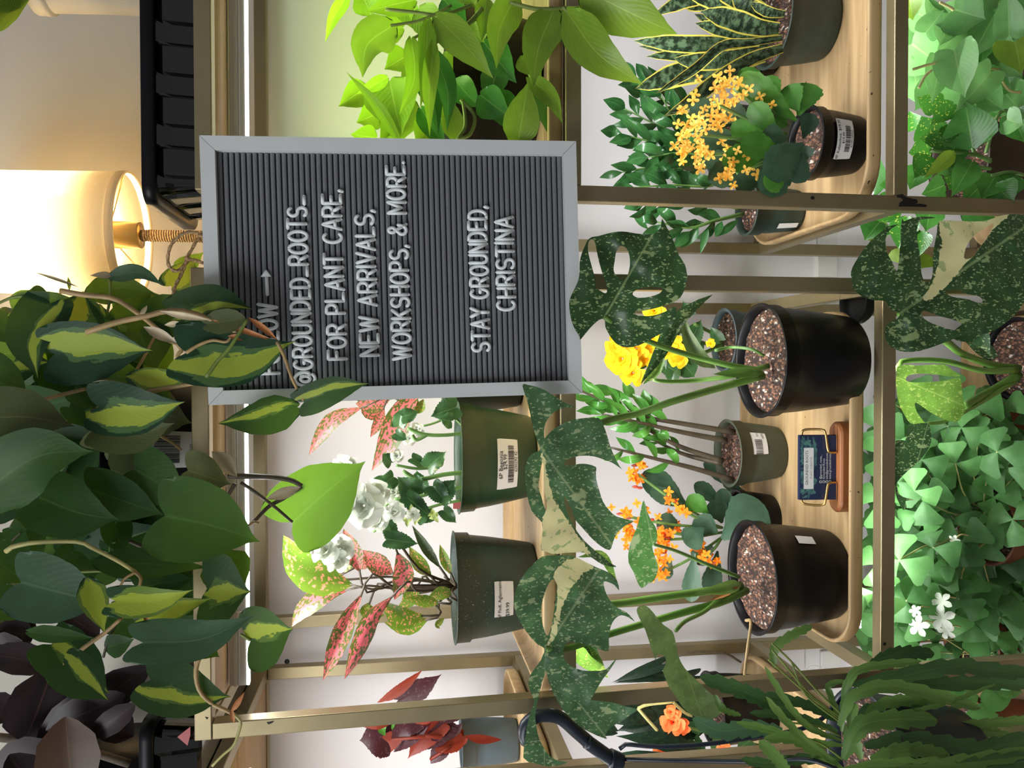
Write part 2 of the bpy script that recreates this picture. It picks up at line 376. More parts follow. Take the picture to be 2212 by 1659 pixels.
# ------------------------------------------------------------------ leaf builders
SH = {  # half-width tables along the leaf, lobe length, base handling
 'heart': ([(0, .86), (.07, .965), (.16, 1), (.32, .98), (.52, .86), (.68, .61), (.80, .34), (.89, .13), (.95, .045), (1, 0)], .145),
 'ovate': ([(0, .22), (.07, .62), (.22, .98), (.4, 1), (.6, .78), (.78, .44), (.9, .16), (1, 0)], .05),
 'lance': ([(0, .04), (.1, .35), (.28, .82), (.45, 1), (.65, .86), (.82, .5), (.93, .2), (1, 0)], 0),
 'sword': ([(0, .55), (.2, .75), (.5, 1), (.75, .92), (.9, .5), (1, 0)], 0),
 'strap': ([(0, .25), (.1, .7), (.3, .95), (.6, 1), (.85, .9), (.95, .6), (1, .1)], 0),
 'obov': ([(0, .10), (.15, .28), (.4, .72), (.65, 1), (.85, .85), (.95, .5), (1, .15)], 0),
 'round': ([(0, .45), (.1, .75), (.3, 1), (.6, 1), (.8, .8), (.93, .45), (1, .1)], .14),
 'petal': ([(0, .12), (.2, .5), (.5, .92), (.7, 1), (.88, .75), (1, .15)], 0),
 'rubber': ([(0, .06), (.08, .45), (.25, .88), (.5, 1), (.75, .82), (.9, .42), (.97, .1), (1, 0)], 0),
 'triangle': ([(0, .03), (.25, .32), (.5, .62), (.8, .97), (.93, 1), (1, .82)], 0),
}
def leafmesh(P, w, shape, roll=0.0, fold=0.12, arch=0.0, nv=14, nu=8, jag=0.0, jn=9, wavy=0.0, sd=0, nrm=None, curl=0.0):
    """P: centre-line points in space; w: full width in metres."""
    tb, lobe = SH[shape]
    if lobe > .1: nu = max(nu, 14); nv = max(nv, 18)
    cl = crom(P, nv); L = sum((cl[i + 1] - cl[i]).length for i in range(nv))
    rr = random.Random(sd)
    mid = cl[nv // 2]
    mb = MB(); uv = []
    ph = rr.uniform(0, 6.28)
    for i in range(nv + 1):
        v = i / nv
        t = (cl[min(i + 1, nv)] - cl[max(i - 1, 0)]); t = t.normalized() if t.length > 1e-9 else Vector((0, 0, -1))
        n0 = Vector(nrm) if nrm is not None else -cl[i].normalized()
        n0 = n0 - t * n0.dot(t); n0 = n0.normalized() if n0.length > 1e-4 else t.orthogonal().normalized()
        n0 = Matrix.Rotation(roll, 3, t) @ n0
        s = t.cross(n0)
        hw0 = tab(tb, v) * w / 2
        base = cl[i] + n0 * (arch * L * math.sin(PI * v))
        for j in range(nu + 1):
            u = -1 + 2 * j / nu
            au = abs(u)
            hw = hw0 if not jag or not .03 < v < .98 else hw0 * (1 - jag * (1 - ((v * jn + (.5 if u < 0 else 0)) % 1)) ** 1.4 * min(1, au * 1.3))
            back = lobe * L * math.sin(PI * min(1, au * .94)) ** .62 * (1 - v) ** 3 if lobe else 0
            lift = fold * hw * (au ** 1.4) - curl * hw * au * au
            lift += wavy * w * math.sin(v * 9 + ph + (1.7 if u > 0 else 0)) * au * au
            mb.v.append(tuple(base + s * (math.copysign(lerp(math.sin(PI / 2 * au), au, min(1, v * 3.5)), u) * hw if lobe else u * hw) - t * back + n0 * lift))
            uv.append((0.5 + 0.5 * u, v))
    k = nu + 1
    for i in range(nv):
        for j in range(nu): mb.f.append((i * k + j, i * k + j + 1, (i + 1) * k + j + 1, (i + 1) * k + j))
    mb.uv = uv
    return mb
def inside(p, poly):
    c = False; n = len(poly); j = n - 1
    for i in range(n):
        a, b = poly[i], poly[j]
        if (a[1] > p[1]) != (b[1] > p[1]) and p[0] < (b[0] - a[0]) * (p[1] - a[1]) / (b[1] - a[1]) + a[0]: c = not c
        j = i
    return c
def loop_smooth(pts, n=3):
    out = []; m = len(pts)
    for i in range(m):
        p0, p1, p2, p3 = (Vector(pts[(i + k - 1) % m]) for k in range(4))
        for q in range(n):
            t = q / n
            out.append(0.5 * ((2 * p1) + (p2 - p0) * t + (2 * p0 - 5 * p1 + 4 * p2 - p3) * t * t + (3 * p1 - p0 - 3 * p2 + p3) * t ** 3))
    return [(p.x, p.y) for p in out]
def polyleaf(outline, holes, base, tip, Y, tilt=(0, 0), fold=0.10, droop=0.06, off=(0, 0), z=3.95, smooth=2, sectors=()):
    """A cut-leaved blade: outline and holes, base and tip; the blade is domed, folded on its midrib and leaning by `tilt`."""
    cv = lambda p: (off[0] + p[0] / z, off[1] + p[1] / z)
    O = loop_smooth([cv(p) for p in outline], smooth); H = [loop_smooth([cv(p) for p in h], smooth) for h in holes]
    b, tp = Vector(cv(base)), Vector(cv(tip))
    xs = [p[0] for p in O]; ys = [p[1] for p in O]
    verts = [Vector(p) for p in O]; edges = [(i, (i + 1) % len(O)) for i in range(len(O))]
    for h in H:
        s0 = len(verts); verts += [Vector(p) for p in h]; edges += [(s0 + i, s0 + (i + 1) % len(h)) for i in range(len(h))]
    SC_ = [loop_smooth([cv(p) for p in h], smooth) for h in sectors]
    for h in SC_:
        for p in h:
            if inside(p, O) and not any(inside(p, k) for k in H): verts.append(Vector(p))
    st = 7.0; y = min(ys) + 2
    while y < max(ys):
        x = min(xs) + 2
        while x < max(xs):
            p = (x + rnd.uniform(-1, 1), y + rnd.uniform(-1, 1))
            if inside(p, O) and not any(inside(p, h) for h in H): verts.append(Vector(p))
            x += st
        y += st
    V, E_, F_, *_r = delaunay_2d_cdt(verts, edges, [], 0, 1e-4)
    axis = (tp - b); L = axis.length; axis = axis / L; side = Vector((-axis.y, axis.x))
    half = max(abs((Vector(p) - b).dot(side)) for p in O)
    mb = MB(); uv = []; mpp = pxm(at(b.x, b.y, Y))
    for p in V:
        d = Vector((p.x, p.y)) - b; a = d.dot(axis) / L; s = d.dot(side) / half
        dy = tilt[0] * d.dot(axis) * mpp + tilt[1] * d.dot(side) * mpp
        dy += fold * abs(s) ** 1.3 * half * mpp * -1 + droop * L * mpp * (a - 0.35) ** 2 * 2
        dy += 0.010 * half * mpp * 10 * noise.noise(Vector((p.x * 0.02, p.y * 0.02, L)))
        mb.v.append(tuple(at(p.x, p.y, Y + dy))); uv.append((0.5 + 0.5 * s, max(0, min(1, a * .9 + .05))))
    mb.mi = []
    for f in F_:
        c = (sum(V[i].x for i in f) / 3, sum(V[i].y for i in f) / 3)
        if inside(c, O) and not any(inside(c, h) for h in H): mb.f.append(tuple(f)); mb.mi.append(1 if any(inside(c, h) for h in SC_) else 0)
    mb.uv = uv
    return mb
class Plant:
    def __init__(s, name, label, loc, Y=1.0, cat='potted plant', group=None):
        s.root = thing(name, label, cat, loc, group); s.Y = Y; s.crown = None; s.k = 0
        s.stemmat = 'cane'; s.stemr = 2.2
    def pts(s, path): return [at(p[0], p[1], p[2] if len(p) > 2 else s.Y) for p in path]
    def leaf(s, path, w, mat, shape='heart', stem=None, name='leaf', label=None, **kw):
        P = s.pts(path); s.k += 1
        wm = w * pxm(P[0].lerp(P[-1], .5))
        kw.setdefault('arch', 0.05); kw.setdefault('sd', s.k * 13 + len(s.root.name))
        kw.setdefault('roll', random.Random(s.k * 7 + 3).uniform(-.22, .22))
        o = leafmesh(P, wm, shape, **kw).build(name, M[mat], s.root)
        if label: o['label'] = label
        if stem is None: stem = s.crown is not None
        if stem:
            c = stem if isinstance(stem, tuple) else s.crown
            C = at(*c) if len(c) == 3 else at(c[0], c[1], s.Y)
            t0 = (P[1] - P[0]).normalized(); d = (P[0] - C)
            m1 = C + d * .5 + Vector((0, 0, 0.10 * d.length)) ; m2 = P[0] - t0 * min(.25 * d.length, 0.03)
            mb = MB(); mb.tube(crom([C, m1, m2, P[0] + t0 * 0.004], 10), s.stemr * pxm(C) * 1.15, 6, True, s.stemr * pxm(C) * .8)
            mb.build('stem', M[s.stemmat], s.root)
        return o
    def L(s, bx, by, tx, ty, w, mat, shape='heart', Y=None, dY=0.0, bow=0.0, **kw):
        """blade from base to tip; bow bends the midrib sideways by a share of its length"""
        Y = s.Y if Y is None else Y
        mx, my = (bx + tx) / 2, (by + ty) / 2; dx, dy = tx - bx, ty - by
        return s.leaf([(bx, by, Y), (mx - dy * bow, my + dx * bow, Y + dY * .45), (tx, ty, Y + dY)], w, mat, shape, **kw)
    def stem(s, path, r, mat='cane', r2=None, name='stem', n=16, label=None):
        P = crom(s.pts(path), n); mb = MB(); k = pxm(P[0])
        mb.tube(P, r * k, 8, True, (r if r2 is None else r2) * k)
        o = mb.build(name, M[mat], s.root)
        if label: o['label'] = label
        return o
    def poly(s, outline, holes, base, tip, Y, mat, name='leaf', **kw):
        mb = polyleaf(outline, holes, base, tip, Y, **kw); o = mb.build(name, M[mat], s.root)
        if any(mb.mi):
            o.data.materials.append(M['cream'])
            for p_, k_ in zip(o.data.polygons, mb.mi): p_.material_index = k_
        return o
    def bloom(s, x, y, Y, r, mat, n=14, face=None, name='flower', rings=3):
        """a double bloom of overlapping rounded petals"""
        c = at(x, y, Y); R_ = r * pxm(c); s.k += 1; rr = random.Random(s.k * 17)
        f = -c.normalized() if face is None else Vector(face).normalized()
        f = (f + Vector((rr.uniform(-.3, .3), 0, rr.uniform(-.1, .35)))).normalized()
        a = f.orthogonal().normalized(); b = f.cross(a); mb = MB(); uv = []
        for q in range(rings):
            m = max(3, n // rings - q)
            for i in range(m):
                an = 2 * PI * (i + .5 * q) / m + rr.uniform(-.2, .2); open_ = [1.15, .75, .38, .2][q] + rr.uniform(-.1, .1)
                d = a * math.cos(an) + b * math.sin(an)
                o0 = c + f * (.02 * R_) + d * (.06 * R_)
                rad = R_ * [1.0, .82, .62, .4][q]
                p1 = o0 + (d * math.sin(open_ * .8) + f * math.cos(open_ * .8)) * rad * .55
                p2 = o0 + (d * math.sin(open_ * 1.25) + f * math.cos(open_ * 1.25) * .9) * rad
                pm = leafmesh([o0, p1, p2], rad * 1.5, 'petal', 0, .34, 0, 6, 6, nrm=f, wavy=.05, sd=s.k * 31 + i + q * 9)
                mb.add(pm.v, pm.f); uv += pm.uv
        mb.uv = uv
        return mb.build(name, M[mat], s.root)
    def floret(s, x, y, Y, r, mat, n=4, name='flower', stemto=None, shape='ovate', sp=1.05):
        c = at(x, y, Y); R_ = r * pxm(c); s.k += 1; rr = random.Random(s.k * 29)
        f = (-c.normalized() + Vector((rr.uniform(-.8, .8), rr.uniform(-.2, .2), rr.uniform(-.2, .9)))).normalized()
        a = f.orthogonal().normalized(); b = f.cross(a); mb = MB(); uv = []
        p0 = rr.uniform(0, 6)
        for i in range(n):
            an = p0 + 2 * PI * i / n; d = a * math.cos(an) + b * math.sin(an)
            pm = leafmesh([c, c + d * R_ * .5 * sp + f * R_ * .14, c + d * R_ * sp + f * R_ * .05], R_ * (.72 if shape == 'ovate' else .62), shape, 0, .22, 0, 6, 4, nrm=f, sd=s.k)
            mb.add(pm.v, pm.f); uv += pm.uv
        k = len(mb.v); mb.tube([c - f * R_ * 1.1, c], R_ * .14, 5, True, R_ * .26); uv += [(.5, .2)] * (len(mb.v) - k)
        mb.uv = uv
        return mb.build(name, M[mat], s.root)
    def pot(s, c, rt, rb, h, mat, rim=.16, lip=.0035, soil=.88, notch=0, name='pot', smat='soil'):
        """nursery pot: tapered wall, thicker rim band, hollow inside, with potting mix in it"""
        x, y, z = c; mb = MB(); s.pc = c; s.pr = (rt, rb, h)
        rr = lambda k: lerp(rb, rt, k)
        k = 1 - rim
        prof = [(0.001, .004), (rb * .9, .004), (rb * .96, 0), (rb, .004), (rr(.3), h * .3), (rr(.6), h * .6), (rr(k) - lip * .4, h * k - .003), (rr(k) + lip * .6, h * k), (rt - lip * .1, h * .985), (rt + lip * .5, h * .99), (rt + lip * .6, h), (rt - lip * .4, h * 1.002), (rt - lip, h * .985), (rr(.9) - lip * 1.2, h * .9), (rr(.5) - lip, h * .5), (rr(.3) - lip, h * .3)]
        mb.lathe(prof, c, 48); o = mb.build(name, M[mat], s.root)
        if smat:
            sb = MB(); n = 36; rings = 12; R_ = rr(soil) - lip * 1.1; vs = [(x, y, z + h * soil)]; fs = []
            for i in range(1, rings + 1):
                for q in range(n):
                    a = 2 * PI * q / n; r_ = R_ * i / rings
                    p = Vector((x + r_ * math.cos(a), y + r_ * math.sin(a), 0))
                    hh = noise.noise(p * 160) * .0035 + noise.noise(p * 60) * .003
                    vs.append((p.x, p.y, z + h * soil + (hh if i < rings else -.004)))
            for q in range(n): fs.append((0, 1 + q, 1 + (q + 1) % n))
            for i in range(rings - 1):
                for q in range(n): fs.append((1 + i * n + q, 1 + (i + 1) * n + q, 1 + (i + 1) * n + (q + 1) % n, 1 + i * n + (q + 1) % n))
            sb.add(vs, fs); sb.build('soil', M[smat], s.root)
        return o
    def wrap_label(s, ang, hw, z0, z1, lines, barcode=None, mat='label', tilt=0.0):
        """a sticker following the pot wall: hw = half width in radians, z0..z1 share of the pot height; lines = (text, size, x, z)"""
        x, y, z = s.pc; rt, rb, h = s.pr
        def S(a, k, lift=.0012):
            r = lerp(rb, rt, k) + lift
            return Vector((x + r * math.cos(a), y + r * math.sin(a), z + h * k))
        mb = MB(); n = 14; vs = []; fs = []
        for j in range(7):
            k = lerp(z0, z1, j / 6)
            for i in range(n + 1):
                e = i / n
                c_ = 1 - 0.02 * (j in (0, 6))
                vs.append(S(ang + hw * (2 * e - 1) * c_, k))
        for j in range(6):
            for i in range(n): fs.append((j * (n + 1) + i, j * (n + 1) + i + 1, (j + 1) * (n + 1) + i + 1, (j + 1) * (n + 1) + i))
        mb.add(vs, fs); lab = mb.build('price_label', M[mat], s.root)
        rm = lerp(rb, rt, (z0 + z1) / 2); ib = MB()
        for txt, size, px_, pz in lines:
            tv, tf = text2d(txt, size)
            for ff in tf: ib.f.append(tuple(i + len(ib.v) for i in ff))
            for vx, vy in tv: ib.v.append(tuple(S(ang + (vx + px_) / rm, lerp(z0, z1, pz) + vy / h, .0018)))
        if barcode:
            bx, bw, bz0, bz1 = barcode; r2 = random.Random(len(s.root.name)); q = bx - bw / 2
            while q < bx + bw / 2:
                w_ = r2.choice([.0005, .0008, .0012])
                b0 = len(ib.v)
                for xx, kk in ((q, bz0), (q + w_, bz0), (q + w_, bz1), (q, bz1)): ib.v.append(tuple(S(ang + xx / rm, lerp(z0, z1, kk), .0018)))
                ib.f.append((b0, b0 + 1, b0 + 2, b0 + 3)); q += w_ + r2.choice([.0005, .0008, .0011])
        if ib.v:
            o = ib.build('printed_text', M['ink'], None, smooth=False); o.parent = lab
            o.matrix_parent_inverse = Matrix.Translation(-s.root.location); o.location = s.root.location  # keeps its place
            o.matrix_parent_inverse = Matrix.Identity(4); o.location = (0, 0, 0)
        return lab
def text2d(txt, size, align='CENTER'):
    cu = bpy.data.curves.new('type', 'FONT'); cu.body = txt; cu.size = size; cu.align_x = align; cu.align_y = 'CENTER'; cu.resolution_u = 2
    ob = bpy.data.objects.new('type', cu); COL.objects.link(ob)
    dg = bpy.context.evaluated_depsgraph_get(); me = bpy.data.meshes.new_from_object(ob.evaluated_get(dg))
    v = [(p.co.x, p.co.y) for p in me.vertices]; f = [tuple(p.vertices) for p in me.polygons]
    bpy.data.meshes.remove(me); bpy.data.objects.remove(ob); bpy.data.curves.remove(cu)
    return v, f
def potfit(rx, ry, rpx, bx, z, taper=.78):
    """pot centre, radii and height from where its rim and its foot stand on the tray at height z"""
    r = .07
    for _ in range(6):
        rb = r * taper; Y = onz(bx, ry, z).y + rb
        c = at(rx, ry, Y); r = rpx * pxm(c)
    return (c.x, Y, z), r, r * taper, c.z - z
# ------------------------------------------------------------------ the room
WALLY, FLOORZ = 1.385, -1.28
def struct(name, mb, mat, **kw):
    o = mb.build(name, mat, None, smooth=False, **kw); o['kind'] = 'structure'; return o
m = MB(); m.box(-4, 4, WALLY, WALLY + .1, FLOORZ - .1, 1.6); struct('wall_back', m, M['wall'])
m = MB(); m.box(-1.2, 1.2, WALLY - .006, WALLY - .0005, FLOORZ, .225); struct('wall_panel', m, M['panelwhite'])
m = MB(); m.box(-4, 4, -2.4, WALLY, FLOORZ - .1, FLOORZ); struct('floor', m, M['floor'])

# ------------------------------------------------------------------ shelving units: square brass tube frames
T = .0195
YF, YB = .95, 1.36
def shelf_unit(label, x0, x1, tops, lean=0.0):
    """x0, x1 outer faces; tops = height of the top of each tier's rails"""
    r = thing('shelving_unit', label, 'shelf', ((x0 + x1) / 2, (YF + YB) / 2, FLOORZ), 'brass frame shelving units')
    for x in (x0, x1 - T):
        for y in (YF, YB - T):
            m = MB(); m.box(x, x + T, y, y + T, FLOORZ, tops[0] - T - .0006)
            for i, v in enumerate(m.v): m.v[i] = (v[0] + lean * (tops[0] - v[2]) * (1 if x == x0 else 0), v[1], v[2])
            m.build('post', M['metal'], r, smooth=False, bevel=.0012)
    for k, z in enumerate(tops):
        ends = 0 if k == 0 else T
        for y in (YF, YB - T):
            m = MB(); m.box(x0 + ends, x1 - ends, y, y + T, z - T, z)
            if lean and k: m.v = [(v[0] + (lean * (tops[0] - v[2]) if v[0] < (x0 + x1) / 2 else 0), v[1], v[2]) for v in m.v]
            m.build('rail', M['metal'], r, smooth=False, bevel=.0012)
        for x in (x0, x1 - T):
            dx = lean * (tops[0] - z) if x == x0 else 0
            m = MB(); m.box(x + dx, x + T + dx, YF + T + .0005, YB - T - .0005, z - T, z)
            m.build('side_rail', M['metal'], r, smooth=False, bevel=.0012)
    return r
TOPM, TOPR = [.235, -.199, -.629, -1.062], [.229, -.206, -.644, -1.078]
unitM = shelf_unit('brass metal shelf unit holding the letter board and the white begonia', -.430, .119, TOPM, .016)
unitR = shelf_unit('brass metal shelf unit with lime green plant and snake plant, right of the letter board', .208, .80, TOPR)
unitL = shelf_unit('brass metal shelf unit at the photo edge holding the burgundy begonia', -1.02, -.4935, TOPM, 0)
def chips(r, pts, y, name='paint_chip'):
    for poly in pts:
        m = MB(); c = [onplane(px, py, y - .0006) for px, py in poly]
        m.v = [tuple(p) for p in c] + [(p.x, p.y + .0004, p.z) for p in c]; n = len(c)
        m.f = [tuple(range(n))] + [(i, (i + 1) % n, n + (i + 1) % n, n + i) for i in range(n)]
        m.build(name, M['chip'], r, smooth=False)
onplane = at
chips(unitR, [[(1939, 421), (1950, 419), (1954, 424), (1966, 428), (1981, 431), (1983, 438), (1975, 440), (1990, 440), (2003, 443), (2000, 447), (1975, 446), (1942, 446), (1944, 438), (1952, 432), (1946, 427), (1938, 426)],
              [(1751, 427), (1755, 423), (1760, 426), (1759, 430), (1754, 431)]], YF)
chips(unitM, [[(576, 1561), (592, 1558), (588, 1562), (580, 1565)], [(443, 1549), (450, 1551), (447, 1555)]], YF)
chips(unitM, [[(1645, 1322 - 0), (1648, 1322), (1648, 1326)]], YF)
# screws and screw holes on the back posts
m = MB()
c = at(562, 1435, YB - T); m.lathe([(.0001, 0), (.004, 0), (.0045, .001), (.003, .003), (.0001, .0035)], (0, 0, 0), 14)
m.v = [(c.x + v[0], c.y - v[2], c.z + v[1]) for v in m.v]; m.build('screw', M['brass'], unitL)
m = MB(); c = at(620, 1429, YB - T); m.lathe([(.0001, .0004), (.0042, .0004), (.0042, 0)], (0, 0, 0), 14)
m.v = [(c.x + v[0], c.y - v[2], c.z + v[1]) for v in m.v]; m.build('screw_hole', M['chip'], unitL)
m = MB(); c = at(1911, 1391, YF); m.lathe([(.0001, .0004), (.0022, .0004), (.0022, 0)], (0, 0, 0), 12)
m.v = [(c.x + v[0], c.y - v[2], c.z + v[1]) for v in m.v]; m.build('screw_hole', M['chip'], unitM)

# ------------------------------------------------------------------ bent-wood trays lying in the frames
def tray(label, x0, x1, y0, y1, z, lip=.020, R=.055, th=.0055):
    def rr(d):
        out = []; r = max(.004, R - d)
        for cx, cy, a0 in ((x1 - R, y1 - R, 0), (x0 + R, y1 - R, 90), (x0 + R, y0 + R, 180), (x1 - R, y0 + R, 270)):
            for q in range(9):
                a = math.radians(a0 + 90 * q / 8); out.append((cx + r * math.cos(a), cy + r * math.sin(a)))
        return out
    rings = [(0.010, 0), (0.003, .002), (0, .007), (0, lip - .002), (.0015, lip), (th - .001, lip), (th, lip - .0015), (th + .001, th + .006), (th + .006, th + .0005), (th + .02, th)]
    m = MB(); n = 36
    for d, h in rings: m.v += [(x, y, z + h) for x, y in rr(d)]
    for i in range(len(rings) - 1):
        for k in range(n): m.f.append((i * n + k, i * n + (k + 1) % n, (i + 1) * n + (k + 1) % n, (i + 1) * n + k))
    m.f.append(tuple(range(n))[::-1]); m.f.append(tuple((len(rings) - 1) * n + k for k in range(n)))
    o = m.build('wooden_tray', M['wood']); tag(o, label, 'tray', 'bent birch trays on the shelves')
    return o
TZ = .0006
tray('birch wood tray under the long-leaved philodendron pots, top tier of the letter board unit', -.409, .098, .9705, 1.10, TOPM[0] - .0175, .017, .004)
tray('birch tray under the white begonia and pink-leaved plant', -.418, .107, .958, 1.335, TOPM[1] + TZ)
tray('birch tray holding the two split-leaf plants and the card holder', -.388, .082, .985, 1.335, TOPM[2] + TZ, .022, .06)
tray('birch tray at the bottom under the clover-leaved plants', -.40, .09, .985, 1.335, TOPM[3] + TZ)
tray('birch board under the black seedling tray on the top tier above the lime plant', .229, .779, .9705, 1.10, TOPR[0] - .0175, .017, .004)
m = MB(); m.box(.229, .345, 1.125, 1.339, TOPR[0] - .0175, TOPR[0] - .0115); tag(m.build('shelf_board', M['wood'], None, smooth=False, bevel=.001), 'small birch board under the foot of the rope-wrapped lamp', 'board')
tray('birch tray under the lime green plant', .218, .79, .958, 1.335, TOPR[1] + TZ)
tray('birch tray under the snake plant and yellow-flowered kalanchoe', .212, .79, .972, 1.335, TOPR[2] + TZ, .022, .075)
tray('birch tray under the heart-leaved green plants at the bottom', .22, .79, .985, 1.335, TOPR[3] + TZ)
tray('birch board under the dark rubber plant', -.999, -.5145, .9705, 1.335, TOPM[0] - .0175, .017, .004)
tray('birch tray under the burgundy begonia', -1.01, -.497, .985, 1.335, TOPM[1] + TZ)
tray('birch tray under the coral-flowered plants', -1.01, -.50, .985, 1.335, TOPM[2] + TZ)
tray('birch tray at the bottom below the hanging orchid cactus', -1.01, -.50, .985, 1.335, TOPM[3] + TZ)

# ------------------------------------------------------------------ LED light bars under each tier
def light_bar(label, x0, x1, y, ztop, h, power, color, sw=False):
    r = thing('led_light_bar', label, 'light', ((x0 + x1) / 2, y, ztop - h), 'led bars under the shelves')
    m = MB(); m.box(x0, x1, y, y + .012, ztop - h + .006, ztop); m.build('housing', M['housing'], r, smooth=False, bevel=.001)
    m = MB(); m.box(x0, x1, y - .002, y, ztop - .010, ztop - .006); m.box(x0, x1, y - .001, y, ztop - .0125, ztop - .0118); m.build('seam', M['housing'], r, smooth=False)
    m = MB(); n = int((x1 - x0) / .0042)
    for i in range(n):
        q = x0 + (x1 - x0) * (i + .5) / n; m.box(q - .0013, q + .0013, y - .0006, y + .002, ztop - h + .0030, ztop - h + .0060)
    m.box(x0, x1, y + .001, y + .0115, ztop - h + .004, ztop - h + .006)
    m.build('led_strip', M['led'], r, smooth=False)
    if sw:
        c = at(522, 1332, y); m = MB(); m.box(c.x - .007, c.x + .007, y - .003, y - .0001, c.z - .006, c.z + .006); s_ = m.build('switch', M['white'], r, smooth=False, bevel=.001)
        m = MB(); m.box(c.x - .001 + .003, c.x + .0002 + .003, y - .0035, y - .003, c.z - .002, c.z + .002)
        m.tube([Vector((c.x - .003 + .0016 * math.cos(a * PI / 6), y - .0033, c.z + .0022 * math.sin(a * PI / 6))) for a in range(13)], .0003, 5)
        m.build('switch_marks', M['ink'], s_, smooth=False)
    L = area('led_light', ((x0 + x1) / 2, y + .006, ztop - h - .001), ((x0 + x1) / 2, y + .006 + .10, ztop - h - 1), x1 - x0, .010, power, color)
    return r
cool = (.97, .985, 1.0)
LP = 2.95
light_bar('LED bar with small white rocker switch above the white begonia', -.405, .095, 1.045, TOPM[0] - .0200, .028, LP, cool, True)
light_bar('LED bar above the lime green plant', .232, .775, 1.045, TOPR[0] - .0200, .026, LP, (.74, 1.0, .32))
light_bar('LED bar above the burgundy begonia at the photo edge', -.995, -.518, 1.045, TOPM[0] - .0200, .028, LP, cool)
for lab, a, b, t, k in (('LED bar hidden under the tier of the white begonia', -.398, .094, TOPM[1], 1.0), ('LED bar hidden under the tier of the lime green plant', .232, .775, TOPR[1], 1.0), ('LED bar hidden under the tier of the burgundy begonia', -1.0, -.515, TOPM[1], 1.0),
                     ('LED bar hidden under the tier of the card holder', -.365, .055, TOPM[2], .58), ('LED bar hidden under the tier of the snake plant', .232, .775, TOPR[2], .58), ('LED bar hidden under the tier of the coral flowers', -1.0, -.515, TOPM[2], .75)):
    light_bar(lab, a, b, 1.02, t - .0005, .0185, LP * k, cool)

